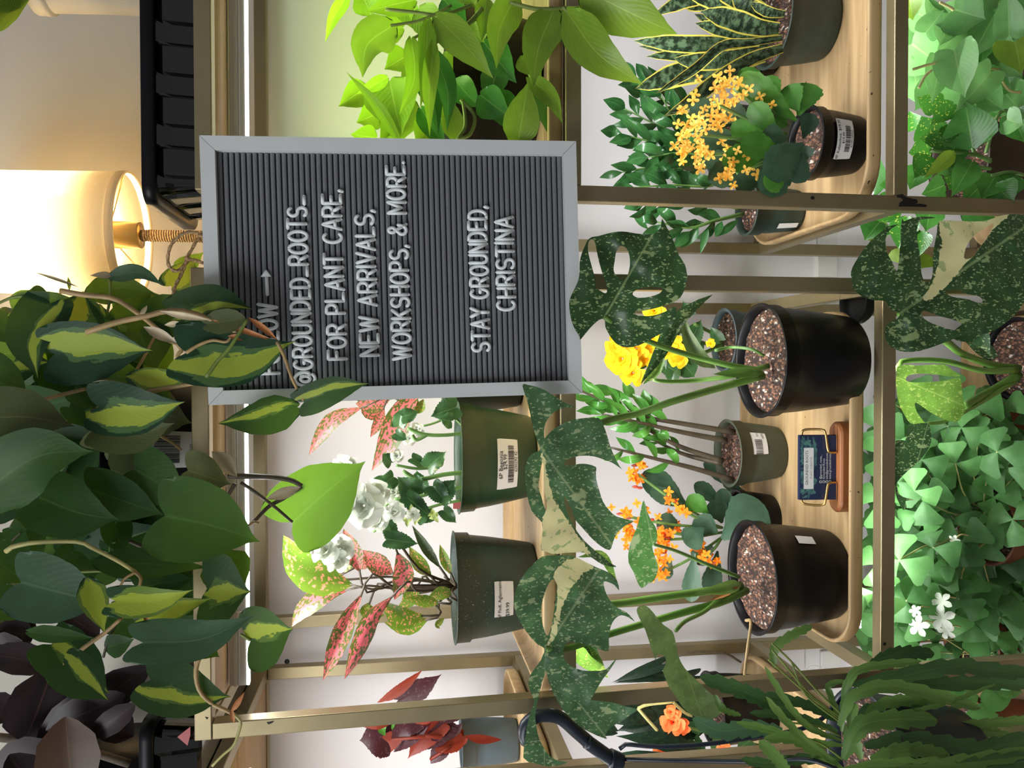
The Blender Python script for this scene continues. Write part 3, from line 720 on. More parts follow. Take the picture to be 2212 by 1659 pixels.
# ------------------------------------------------------------------ letter board hanging in front of the frame
def board():
    BY = .925
    q = [at(458, 877, BY), at(432, 299, BY), at(1251, 847, BY), at(1243, 309, BY)]       # top left, top right, bottom left, bottom right
    C = (q[0] + q[1] + q[2] + q[3]) / 4
    ex = ((q[1] - q[0]) + (q[3] - q[2])); ez = ((q[0] - q[2]) + (q[1] - q[3]))
    W_, H_ = ex.length / 2, ez.length / 2
    ex.normalize(); ez = (ez - ex * ez.dot(ex)).normalized(); ey = ez.cross(ex)          # ey points into the room's wall
    if ey.y < 0: ey = -ey
    r = thing('letter_board', 'grey ribbed letter board in pale frame with white letters reading FOLLOW and STAY GROUNDED', 'sign', C)
    def B(x, d, z): return C + ex * x + ey * d + ez * z
    fw, d0, d1 = .0158, -.010, .010
    # frame of four mitred sides
    for a, b in (((-1, -1), (1, -1)), ((1, -1), (1, 1)), ((1, 1), (-1, 1)), ((-1, 1), (-1, -1))):
        m = MB(); vs = []
        for sx, sz in (a, b):
            for k, dd in ((0, d0), (0, d1), (fw, d1), (fw, d0 + .0005)):
                g = .00025
                vs.append(B(sx * (W_ / 2 - k), dd, sz * (H_ / 2 - k)))
        sh = (vs[4] - vs[0]).normalized() * .00025
        for i in range(4): vs[i] = vs[i] + sh
        for i in range(4, 8): vs[i] = vs[i] - sh
        m.add(vs, [(0, 1, 5, 4), (1, 2, 6, 5), (2, 3, 7, 6), (3, 0, 4, 7), (0, 3, 2, 1), (4, 5, 6, 7)])
        m.build('frame_side', M['frame'], r, smooth=False)
    # ribbed panel
    m = MB(); iw, ih = W_ / 2 - fw, H_ / 2 - fw; n = 62; p = 2 * ih / n; prof = []
    for i in range(n):
        z = -ih + i * p
        for t, d in ((0, .006), (.10, .006), (.12, .0), (.22, -.0012), (.5, -.0017), (.82, -.0012), (.92, .0), (.94, .006)): prof.append((z + t * p, d))
    prof.append((ih, .006))
    for z, d in prof: m.v += [tuple(B(-iw, d, z)), tuple(B(iw, d, z))]
    for i in range(len(prof) - 1): m.f.append((2 * i, 2 * i + 1, 2 * i + 3, 2 * i + 2))
    m.build('ribbed_panel', M['panel'], r, smooth=False)
    m = MB(); v = [B(x, d, z) for d in (.0062, .009) for z in (-ih, ih) for x in (-iw, iw)]
    m.add(v, [(0, 2, 3, 1), (4, 5, 7, 6), (0, 1, 5, 4), (2, 6, 7, 3), (0, 4, 6, 2), (1, 3, 7, 5)]); m.build('backing', M['panel'], r, smooth=False)
    # letters: round strokes
    def arc(cx, cy, rx, ry, a0, a1, k=14): return [(cx + rx * math.cos(math.radians(lerp(a0, a1, i / k))), cy + ry * math.sin(math.radians(lerp(a0, a1, i / k)))) for i in range(k + 1)]
    bowl = lambda y0, y1, x, w: [(0, y0)] + [(x, y0)] + arc(x, (y0 + y1) / 2, w - x, (y1 - y0) / 2, -90, 90, 8) + [(0, y1)]
    Sx = arc(.29, .75, .27, .25, 30, 180, 9) + arc(.29, .75, .27, .26, 190, 255, 4) + arc(.29, .25, .29, .25, 80, -150, 12)
    GL = {
     'F': (.52, [[(0, 0), (0, 1), (.52, 1)], [(0, .53), (.42, .53)]]), 'E': (.52, [[(.52, 0), (0, 0), (0, 1), (.52, 1)], [(0, .53), (.42, .53)]]),
     'L': (.50, [[(0, 1), (0, 0), (.5, 0)]]), 'O': (.62, [arc(.31, .5, .31, .5, 90, 450, 28)]),
     'W': (.86, [[(0, 1), (.22, 0), (.43, .95), (.64, 0), (.86, 1)]]), 'V': (.6, [[(0, 1), (.3, 0), (.6, 1)]]),
     'R': (.56, [[(0, 0), (0, 1)], bowl(.47, 1, .3, .56), [(.28, .47), (.56, 0)]]), 'P': (.54, [[(0, 0), (0, 1)], bowl(.44, 1, .28, .54)]),
     'D': (.58, [[(0, 0), (0, 1)], [(0, 0), (.22, 0)] + arc(.22, .5, .36, .5, -90, 90, 14) + [(0, 1)]]),
     'U': (.56, [[(0, 1), (0, .28)] + arc(.28, .28, .28, .28, 180, 360, 12) + [(.56, 1)]]),
     'N': (.56, [[(0, 0), (0, 1), (.56, 0), (.56, 1)]]), 'T': (.6, [[(0, 1), (.6, 1)], [(.3, 1), (.3, 0)]]),
     'S': (.58, [Sx]), 'A': (.62, [[(0, 0), (.31, 1), (.62, 0)], [(.11, .33), (.51, .33)]]),
     'C': (.6, [arc(.31, .5, .31, .5, 50, 310, 20)]), 'G': (.62, [arc(.31, .5, .31, .5, 50, 350, 22) + [(.62, .46), (.36, .46)]]),
     'I': (.02, [[(.01, 0), (.01, 1)]]), 'K': (.56, [[(0, 0), (0, 1)], [(.55, 1), (.02, .42)], [(.2, .58), (.56, 0)]]),
     'H': (.56, [[(0, 0), (0, 1)], [(.56, 0), (.56, 1)], [(0, .5), (.56, .5)]]), 'M': (.72, [[(0, 0), (0, 1), (.36, .25), (.72, 1), (.72, 0)]]),
     'Y': (.58, [[(0, 1), (.29, .45), (.58, 1)], [(.29, .45), (.29, 0)]]), '_': (.55, [[(0, .06), (.55, .06)]]),
     '.': (.08, [[(.02, .03), (.06, .03)]]), ',': (.08, [[(.05, .06), (.045, .0), (0, -.12)]]),
     '&': (.66, [[(.66, 0), (.2, .66)] + arc(.27, .8, .16, .2, 200, -20, 10) + [(.1, .42)] + arc(.27, .24, .27, .24, 150, 330, 12) + [(.62, .45)]]),
     '@': (.95, [arc(.47, .4, .2, .26, 0, 360, 16), [(.67, .62), (.66, .22)] + arc(.78, .3, .12, .14, 200, 340, 6) + arc(.47, .42, .47, .56, 0, 310, 26)]),
     '>': (1.25, [[(0, .42), (.95, .42)]]),
    }
    def onb(x, y):
        d = ray(x, y); n = ey; t = (C - ey * .0035).dot(n) / d.dot(n); p = d * t - C
        return p.dot(ex), p.dot(ez)
    def line(txt, lx, ly, rx, ry, hpx=37.5, gap=.22, sp=.52):
        a, b = Vector(onb(lx, ly)), Vector(onb(rx, ry)); hgt = hpx * pxm(C)
        tot = sum(sp if ch == ' ' else GL[ch][0] + gap for ch in txt) - gap
        k = (b - a).length / (tot * hgt); u = (b - a).normalized(); x = 0.0
        for ch in txt:
            if ch == ' ': x += sp; continue
            w, strokes = GL[ch]; m = MB(); jit = rnd.uniform(-.03, .03)
            for st in strokes:
                P = [B(*(lambda q: (q.x, -.0035, q.y))(a + u * ((x + sx) * hgt * k) + Vector((0, (sy + jit) * hgt)))) for sx, sy in st]
                k0 = 0
                for e_ in range(1, len(P)):
                    if e_ == len(P) - 1 or (P[e_] - P[e_ - 1]).angle(P[e_ + 1] - P[e_], 0) > .7: m.tube(P[k0:e_ + 1], .0021, 8); k0 = e_
                for e in [P[0], P[-1]] + [P[q] for q in range(1, len(P) - 1) if (P[q] - P[q - 1]).angle(P[q + 1] - P[q], 0) > .7]: m.lathe([(.00001, -.0021), (.0013, -.0013), (.0021, 0), (.0013, .0013), (.00001, .0021)], e, 8)
            if ch == '>':
                m.tube([B(*(lambda q: (q.x, -.0035, q.y))(a + u * ((x + sx) * hgt * k) + Vector((0, .42 * hgt)))) for sx in (.93, 1.3)], .0062, 14, True, .0008)
                for i, v in enumerate(m.v):
                    e = (Vector(v) - C).dot(ey) + .0035
                    if abs(e) > .0022: m.v[i] = tuple(Vector(v) - ey * (e - math.copysign(.0022, e)))
            m.build('letter' if ch != '>' else 'arrow', M['letter'], r); x += w + gap
    line('FOLLOW', 603, 806, 597, 657); line('>', 590, 636, 588, 585, 30)
    line('@GROUNDED_ROOTS_', 676, 833, 660, 424); line('FOR PLANT CARE,', 748, 775, 734, 411)
    line('NEW ARRIVALS,', 818, 767, 806, 454); line('WORKSHOPS, & MORE.', 888, 775, 873, 350)
    line('STAY GROUNDED,', 1058, 758, 1049, 446); line('CHRISTINA', 1112, 669, 1106, 469)
    return r
board()
tw = MB(); k_ = lambda *p: crom([at(*q) for q in p], 22)
for i in range(2):
    for path in ([(440, 500 + 6 * i, .945), (425, 520, .94), (405, 555, .935), (395, 585, .935), (380, 615, .93), (372, 640, .925)],
                 [(440, 513, .94), (420, 502, .935), (395, 505, .93), (370, 528, .93), (362, 560, .93), (368, 580, .93), (384, 586, .93), (400, 570, .935), (412, 558, .94)],
                 [(440, 568, .94), (420, 562, .938), (408, 560, .935), (402, 556, .93)]):
        P = k_(*path); tw.tube([p + Vector((.0009 * math.sin(j * 1.3 + i * PI), .0007 * math.cos(j * 1.3 + i * PI), .0009 * math.cos(j * 1.3 + i * PI))) for j, p in enumerate(P)], .0015, 7)
tag(tw.build('jute_twine', M['jute']), 'bow of brown jute twine tied over the top of the letter board', 'string')

# ------------------------------------------------------------------ table lamp
def lamp():
    Y = 1.215; c = at(287, 508, Y); R_ = 133 * pxm(c); zb = c.z; x, y = c.x, Y
    zt = TOPR[0] - .0175 + .0062
    r = thing('table_lamp', 'lit table lamp with cream linen drum shade and rope-wrapped stem', 'lamp', (x, y, zt))
    m = MB(); m.lathe([(.0001, 0), (.034, 0), (.036, .004), (.034, .011), (.014, .016), (.009, .022), (.0001, .022)], (x, y, zt), 32); m.build('base', M['brass'], r)
    neck = zb - .012
    m = MB(); m.tube([Vector((x, y, zt + .02)), Vector((x, y, neck + .004))], .0062, 14); st = m.build('stem', M['jute'], r)
    m = MB(); n = int((neck - zt - .02) / .0034); P = []
    for i in range(n * 10): a = 2 * PI * i / 10; P.append(Vector((x + .0072 * math.cos(a), y + .0072 * math.sin(a), zt + .02 + .0034 * i / 10)))
    m.tube(P, .0019, 6); m.build('rope', M['jute'], st)
    m = MB(); m.lathe([(.0001, 0), (.0185, 0), (.0195, .002), (.0195, .043), (.023, .046), (.023, .049), (.015, .052), (.0001, .052)], (x, y, neck), 32); m.build('socket', M['brass'], r)
    m = MB(); H = .27; m.lathe([(R_, 0), (R_ * .94, H), (R_ * .94 - .0012, H), (R_ - .0012, 0), (R_, 0)], (x, y, zb), 64); s_ = m.build('lamp_shade', M['shade'], r)
    m = MB()
    m.lathe([(R_ + .0012, -.002), (R_ + .0012, .009), (R_ - .002, .009), (R_ - .002, -.002), (R_ + .0012, -.002)], (x, y, zb), 64)
    m.build('rim_band', M['shade'], s_)
    m = MB(); m.lathe([(.0001, 0), (.012, .003), (.028, .035), (.03, .06), (.022, .082), (.0001, .092)], (x, y, neck + .055), 24); m.build('bulb', M['bulb'], r)
    m = MB()
    for a in range(3): m.tube([Vector((x + .018 * math.cos(a * 2.09), y + .018 * math.sin(a * 2.09), zb + .03)), Vector((x + (R_ - .002) * math.cos(a * 2.09), y + (R_ - .002) * math.sin(a * 2.09), zb + .012))], .0012, 6)
    m.build('shade_spider', M['brass'], r)
    d = bpy.data.lights.new('lamp_bulb_light', 'POINT'); d.energy = 80.0; d.color = (1.0, .92, .76); d.shadow_soft_size = .035
    o = bpy.data.objects.new('lamp_bulb_light', d); COL.objects.link(o); o.location = (x, y, neck + .16)
lamp()

# ------------------------------------------------------------------ black seedling trays on the top tiers
def seedtray(label, x0, x1, y0, y1, z, h, tab=None):
    r = thing('seedling_tray', label, 'tray', ((x0 + x1) / 2, (y0 + y1) / 2, z), 'black seedling trays on the top tiers')
    k = .012
    def box4(d): return [(x0 + d, y0 + d), (x1 - d, y0 + d), (x1 - d, y1 - d), (x0 + d, y1 - d)]
    def ring(d, cr, n=6):
        out = []
        for cx, cy, a0 in ((x1 - d - cr, y1 - d - cr, 0), (x0 + d + cr, y1 - d - cr, 90), (x0 + d + cr, y0 + d + cr, 180), (x1 - d - cr, y0 + d + cr, 270)):
            for q in range(n + 1): a = math.radians(a0 + 90 * q / n); out.append((cx + cr * math.cos(a), cy + cr * math.sin(a)))
        return out
    # corrugated wall
    base = []; per = ring(k, .02, 5); m_ = len(per)
    for i in range(m_):
        a, b = Vector(per[i]), Vector(per[(i + 1) % m_]); L_ = (b - a).length; nseg = max(1, int(L_ / .003)); nrm = Vector(((b - a).y, -(b - a).x)).normalized()
        for s_ in range(nseg):
            p = a.lerp(b, s_ / nseg); ph = (p.x + p.y) % .060
            base.append((p, nrm, max(0, min(1, min(ph - .004, .042 - ph) / .004))))
    def wall(inset, hz, depth): return [((p - n_ * (inset + depth * e)).x, (p - n_ * (inset + depth * e)).y, hz) for p, n_, e in base]
    m = MB(); rows = [wall(.012, z, -.004), wall(.010, z + .004, -.006), wall(.006, z + h * .5, -.0055), wall(.003, z + h - .022, -.004), wall(.001, z + h - .014, 0)]
    n = len(rows[0])
    for w_ in rows: m.v += w_[:n]
    for i in range(4):
        for q in range(n): m.f.append((i * n + q, i * n + (q + 1) % n, (i + 1) * n + (q + 1) % n, (i + 1) * n + q))
    m.f.append(tuple(range(n)))
    m.build('body', M['blackgloss'], r, smooth=False)
    m = MB(); pr = [(k, h - .014), (.002, h - .016), (0, h - .014), (0, h - .001), (.002, h), (k - .002, h), (k + .001, h - .003), (k + .002, h - .014)]
    n = len(ring(0, .02))
    for d, hz in pr: m.v += [(a, b, z + hz) for a, b in ring(d, .02)]
    for i in range(len(pr) - 1):
        for q in range(n): m.f.append((i * n + q, i * n + (q + 1) % n, (i + 1) * n + (q + 1) % n, (i + 1) * n + q))
    m.build('rim', M['black'], r)
    return r
ZT = TOPR[0] - .0175 + .0175
c0 = at(300, 436, .965)
seedtray('black ribbed plastic seedling tray beside the lamp', c0.x, .80, .965, 1.165, TOPR[0] + .0006, c0.z - TOPR[0] - .003)
c1 = at(293, 1568, .965)
st2 = seedtray('black plastic seedling tray below the rubber plant', -.95, c1.x, .965, 1.30, TOPM[0] + .0006, c1.z - TOPM[0] - .003)
m = MB(); p = [at(383, 1592, .9675), at(411, 1570, .9675), at(411, 1588, .9675), at(405, 1611, .9675)]
m.add(p + [v + Vector((0, .0006, 0)) for v in p], [(0, 1, 2, 3), (7, 6, 5, 4), (0, 4, 5, 1), (1, 5, 6, 2), (2, 6, 7, 3), (3, 7, 4, 0)]); m.build('red_sticker', M['redclay'], st2, smooth=False)

# ------------------------------------------------------------------ business cards in a wire holder
def cards():
    z = TOPM[2] + TZ + .006; fr = onz(1848, 1008, z); y0 = fr.y
    a, b = at(1815, 1105, y0 + .02), at(1815, 910, y0 + .02); xc = (a.x + b.x) / 2; hw = (b.x - a.x) / 2
    d = .017; h = .021
    r = thing('card_holder', 'walnut block card holder with bent brass wire arms between the two black pots', 'card holder', (xc, y0 + d, z))
    m = MB(); n = 24
    def st(k): return [(xc + sg * (hw - d) + (d - k) * math.cos(t) , y0 + d + (d - k) * math.sin(t)) for sg, t0 in ((1, -PI / 2), (-1, PI / 2)) for t in [t0 + PI * i / n for i in range(n + 1)]]
    rows = [(.0015, 0), (0, .002), (0, h - .003), (.003, h)]; q = len(st(0))
    for k, hz in rows: m.v += [(x, y, z + hz) for x, y in st(k)]
    for i in range(3):
        for j in range(q): m.f.append((i * q + j, i * q + (j + 1) % q, (i + 1) * q + (j + 1) % q, (i + 1) * q + j))
    m.f.append(tuple(range(q))[::-1]); m.f.append(tuple(3 * q + j for j in range(q)))
    m.build('base', M['walnut'], r, smooth=False, bevel=.0008)
    top = z + h; yc = y0 + d
    W2 = .0445; Hc = .051
    # wire arms
    for sg in (1, -1):
        m = MB(); X = xc + sg * .021
        P = [Vector((X, yc - .006, top - .004)), Vector((X, yc - .007, top + .010)), Vector((X + sg * .004, yc - .0072, top + .014)), Vector((X + sg * .026, yc - .006, top + .017)), Vector((X + sg * .031, yc - .003, top + .020)),
             Vector((X + sg * .0315, yc + .004, top + .034)), Vector((X + sg * .029, yc + .008, top + .043)), Vector((X + sg * .018, yc + .010, top + .044))]
        m.tube(crom(P, 40), .0017, 8); m.build('wire_arm', M['brass'], r)
    for i in range(7):
        y = yc - .0045 + i * .0008; lean = .10
        t = thing('business_card', 'navy business card with fern leaves and white panel reading GROUNDED ROOTS' if i == 0 else 'plain navy business card stacked behind the printed front card', 'card', (xc, y, top), 'business cards in the wire holder')
        def K(x, d_, zz): return Vector((xc + x + .0004 * ((i * 7) % 3 - 1), y + d_ + zz * lean, top + .0005 + zz))
        m = MB(); v = [K(x, dd, zz) for dd in (0, .0005) for zz in (0, Hc) for x in (-W2, W2)]
        m.add(v, [(0, 1, 3, 2), (4, 6, 7, 5), (0, 4, 5, 1), (2, 3, 7, 6), (0, 2, 6, 4), (1, 5, 7, 3)]); m.build('card', M['cardnavy'], t, smooth=False)
        if i: continue
        rr = random.Random(3); m = MB()
        for q in range(110):          # fern fronds printed along the upper half
            bx, bz = rr.uniform(-W2 + .004, W2 - .004), rr.uniform(Hc * .52, Hc * .95); an = rr.uniform(0, PI); ln = rr.uniform(.007, .014)
            for s_ in range(9):
                f = s_ / 9 * ln; px_, pz = bx + math.cos(an) * f, bz + math.sin(an) * f
                for sd in (1, -1):
                    a2 = an + sd * 1.0; l2 = .0034 * (1 - s_ / 11); w = .00028
                    A = (px_, pz); Bq = (px_ + math.cos(a2) * l2, pz + math.sin(a2) * l2); nx, nz = -math.sin(a2) * w, math.cos(a2) * w
                    pts = [(A[0] + nx, A[1] + nz), (A[0] - nx, A[1] - nz), Bq]
                    if all(abs(x) < W2 - .0005 and Hc * .48 < zz < Hc - .0005 for x, zz in pts):
                        b0 = len(m.v); m.v += [tuple(K(x, -.00012, zz)) for x, zz in pts]; m.f.append((b0, b0 + 1, b0 + 2))
        m.build('leaf_print', M['printgreen'], t, smooth=False)
        m = MB(); v = [K(x, -.0002, zz) for zz in (Hc * .615, Hc * .885) for x in (-W2 * .66, W2 * .62)]; m.add(v, [(0, 1, 3, 2)]); pn = m.build('title_panel', M['white'], t, smooth=False)
        def tx(s, size, x, zz, mat, par, nm, al='CENTER'):
            tv, tf = text2d(s, size, al); m = MB(); m.v = [tuple(K(x + a, -.0003, zz + b)) for a, b in tv]; m.f = tf; m.build(nm, mat, par, smooth=False)
        tx('GROUNDED ROOTS', .0052, 0, Hc * .80, M['ink'], pn, 'title_text'); tx('PLANT CURATOR', .0038, 0, Hc * .68, M['greyink'], pn, 'subtitle_text')
        for k, s in enumerate(('@grounded_roots_', 'Grounded Roots', 'info@groundedroots.', 'www.groundedroots.')): tx(s, .0042, -.016, Hc * (.42 - .085 * k), M['white'], t, 'contact_text', 'LEFT')
        m = MB()
        for k in range(4):
            cx_, cz_ = -.0195, Hc * (.42 - .085 * k); m.tube([K(cx_ + .0016 * math.cos(a * PI / 6), -.0003, cz_ + .0016 * math.sin(a * PI / 6)) for a in range(13)], .00025, 5)
        m.build('contact_icons', M['white'], t, smooth=False)
M['cardnavy'] = plain('card_navy', srgb(30, 42, 74), 0.4, 0, 0.05, 40)
M['printgreen'] = plain('print_green', srgb(96, 150, 140), 0.5)
M['greyink'] = plain('grey_ink', srgb(130, 132, 140), 0.6)
cards()
# zip tie on the back rail and white cable behind the posts
m = MB(); m.tube(crom([at(1738, 636, 1.325), at(1742, 648, 1.325), at(1740, 652, 1.32), at(1706, 645, 1.315)], 12), .0011, 6); m.box(*[v for a in (0, 1, 2) for v in (at(1740, 650, 1.32)[a] - .003, at(1740, 650, 1.32)[a] + .003)])
tag(m.build('cable_tie', M['white']), 'small white cable tie behind the black pot of the split-leaf plant', 'cable tie')
m = MB(); m.tube(crom([at(1744, 1450, 1.36), at(1748, 1442, 1.345), at(1760, 1438, 1.345), at(1775, 1441, 1.36)], 14), .0013, 6)
tag(m.build('power_cord', M['white']), 'white power cord loop beside the LED upright near the floor-side tray', 'cord')
for lab, x0, x1, Y in (('pale metal bracket upright on the wall behind the gap between the shelf units', 1767, 1810, 1.372), ('pale metal bracket upright on the wall beside the white cord', 1774, 1817, 1.372)):
    y0, y1 = (495, 598) if x0 == 1767 else (1405, 1450)
    a, b = at(x0, y1, Y), at(x1, y0, Y); m = MB(); m.box(min(a.x, b.x), max(a.x, b.x), Y, Y + .012, min(a.z, b.z), max(a.z, b.z))
    tag(m.build('light_bracket', M['housing'], None, smooth=False, bevel=.001), lab, 'bracket', 'light brackets on the wall')
# ------------------------------------------------------------------ streaked philodendron trailing off the top tier
def philodendron():
    z = TOPM[0] - .0118
    c, rt, rb, h = (-.12, 1.11, z), .118, .095, .135
    a = at(330, 1010, 1.02); c = (a.x, 1.135, z)
    p = Plant('potted_philodendron', 'trailing philodendron with yellow-streaked heart leaves hanging over the letter board', c, .95)
    p.pot(c, rt, rb, h, 'black')
    p.wrap_label(-PI / 2 - .05 + .25, .22, .14, .82, [('7P Philodendron Brasil', .0075, 0, .8), ('50235', .006, 0, .15)], (0, .034, .3, .62))
    B = [  # base, tip, width, material, depth, extras
     (118, 765, 330, 757, 132, 'brasilwide', .92, dict(bow=-.02, roll=.1)),
     (108, 656, 82, 818, 98, 'brasil', .925, dict(bow=.18, roll=.25)),
     (152, 718, 180, 628, 118, 'brasilwide', .96, {}),
     (150, 648, 33, 632, 26, 'heart', .93, dict(shape='ovate')),
     (190, 636, 340, 636, 58, 'heart', .98, dict(shape='ovate', bow=-.1)),
     (238, 598, 353, 616, 34, 'heartgrey', .94, dict(shape='ovate', bow=-.16)),
     (240, 594, 194, 595, 14, 'sheath', .94, dict(shape='ovate')),
     (112, 650, 15, 682, 48, 'neonolive', .98, dict(shape='ovate')),
     (384, 676, 548, 668, 80, 'brasil', .90, dict(bow=-.12)),
     (448, 700, 530, 688, 50, 'olive', .885, dict(shape='round')),
     (403, 762, 638, 737, 132, 'brasilwide', .893, dict(bow=.1, roll=-.15)),
     (278, 815, 438, 795, 48, 'limeleaf', .91, dict(shape='ovate', bow=.1)),
     (213, 879, 400, 868, 112, 'brasilwide', .90, dict(roll=.1, bow=.06)),
     (214, 925, 378, 914, 92, 'olive', .93, dict(bow=.1)),
     (-45, 905, 162, 921, 128, 'olive', .90, dict(bow=-.05)),
     (-35, 800, 68, 872, 100, 'heart', .935, {}),
     (-12, 1045, 204, 975, 142, 'heart', .88, dict(bow=-.12)),
     (86, 1075, 260, 1123, 128, 'heart', .91, dict(bow=.05)),
     (192, 1056, 356, 1113, 98, 'heart', .925, {}),
     (292, 1014, 405, 1078, 118, 'heart', .93, {}),
     (406, 1016, 500, 1046, 92, 'olive', .92, dict(fold=.3)),
     (357, 1114, 562, 1170, 172, 'heart', .87, dict(bow=-.03)),
     (632, 1128, 790, 996, 158, 'heart', .985, dict(bow=-.02, roll=.1)),
     (657, 868, 798, 828, 64, 'brasil', .875, dict(bow=-.06)),
     (642, 880, 470, 915, 78, 'brasil', .90, dict(shape='ovate', bow=-.05)),
     (46, 1258, 238, 1305, 138, 'heartgrey', .885, {}),
     (188, 1252, 226, 1366, 56, 'limeleaf', .875, dict(shape='ovate')),
     (250, 1299, 418, 1274, 66, 'limeleaf', .865, dict(bow=.08)),
     (212, 1216, 450, 1226, 64, 'heart', .92, dict(shape='ovate')),
     (309, 1388, 552, 1328, 92, 'heartgrey', .865, dict(bow=.10)),
     (326, 1469, 500, 1505, 112, 'brasil', .885, dict(bow=.05)),
     (138, 1439, 234, 1513, 84, 'brasil', .875, {}),
     (112, 1392, 238, 1500, 104, 'brasil', .92, {}),
     (62, 1365, 205, 1378, 34, 'heart', .90, dict(shape='ovate')),
     (447, 1272, 542, 1278, 158, 'brasil', .90, {}),
     (541, 1383, 634, 1358, 132, 'brasil', .90, dict(roll=.05)),
     (296, 1340, 456, 1293, 52, 'limeleaf', .90, dict(shape='ovate')),
     (-25, 1200, 60, 1262, 90, 'heart', .93, {}), (-10, 1290, 60, 1340, 70, 'heart', .91, {}),
     (5, 1150, 70, 1210, 60, 'heart', .99, dict(shape='ovate')), (60, 1150, 90, 1210, 50, 'heart', 1.0, dict(shape='ovate')),
     (-20, 690, 45, 745, 60, 'heart', .99, {}), (-20, 770, 50, 760, 70, 'neonolive', 1.0, {}),
     (370, 618, 425, 560, 60, 'limeleaf', 1.05, {}), (380, 590, 440, 545, 40, 'neonolive', 1.07, dict(shape='ovate')),
     (320, 660, 225, 690, 70, 'heart', .99, {}), (330, 700, 420, 640, 90, 'heart', .98, {}),
     (300, 720, 340, 800, 110, 'heart', .97, {}), (270, 650, 340, 640, 50, 'neonolive', 1.01, dict(shape='ovate')),
     (470, 1200, 520, 1290, 100, 'heart', .93, dict(shape='ovate')), (330, 820, 372, 880, 40, 'heart', .95, {}),
     (160, 850, 210, 885, 40, 'heart', .96, {}), (150, 880, 185, 925, 40, 'heart', .97, {}), (415, 1380, 475, 1420, 60, 'heart', .93, {}),
     (230, 1400, 290, 1380, 50, 'heart', .95, dict(shape='ovate')), (250, 1130, 260, 1200, 60, 'heart', .95, {}),
     (160, 1190, 110, 1230, 50, 'heart', .97, {}), (195, 1215, 165, 1265, 50, 'heart', .95, {})]
    hid = random.Random(11)
    for i, (bx, by, tx, ty, w, mt, Y, kw) in enumerate(B):
        kw = dict(kw); sh = kw.pop('shape', 'heart'); kw.setdefault('fold', .14); kw.setdefault('arch', .04)
        p.L(bx, by, tx, ty, w * 1.06, mt, sh, Y=Y, dY=-.012, stem=False, nv=18, nu=10, **kw)
    for i in range(45):            # the shaded inside of the plant
        x, y = 20 + 62 * (i % 6) + hid.uniform(-15, 15), 708 + 82 * (i // 6) + hid.uniform(-22, 22)
        if (x < 130 and 1120 < y < 1250) or (y > 1290 and x < 330): continue
        a = hid.uniform(-.8, .8); l = hid.uniform(110, 160)
        p.L(x - 40, y, x - 40 + l * math.cos(a), y + l * math.sin(a), hid.uniform(110, 150), hid.choice(['heart', 'heart', 'brasil', 'heart', 'olive']), 'heart', Y=hid.uniform(1.0, 1.10), dY=hid.uniform(-.04, .04), stem=False, roll=hid.uniform(-.4, .4))
    for bx, by, tx, ty, w in [(300, 1270, 420, 1250, 80), (310, 1330, 430, 1290, 80), (360, 1260, 450, 1330, 90), (380, 1350, 455, 1390, 70), (240, 1330, 330, 1370, 70)]: p.L(bx, by, tx, ty, w, 'heart', 'heart', Y=.99, stem=False)
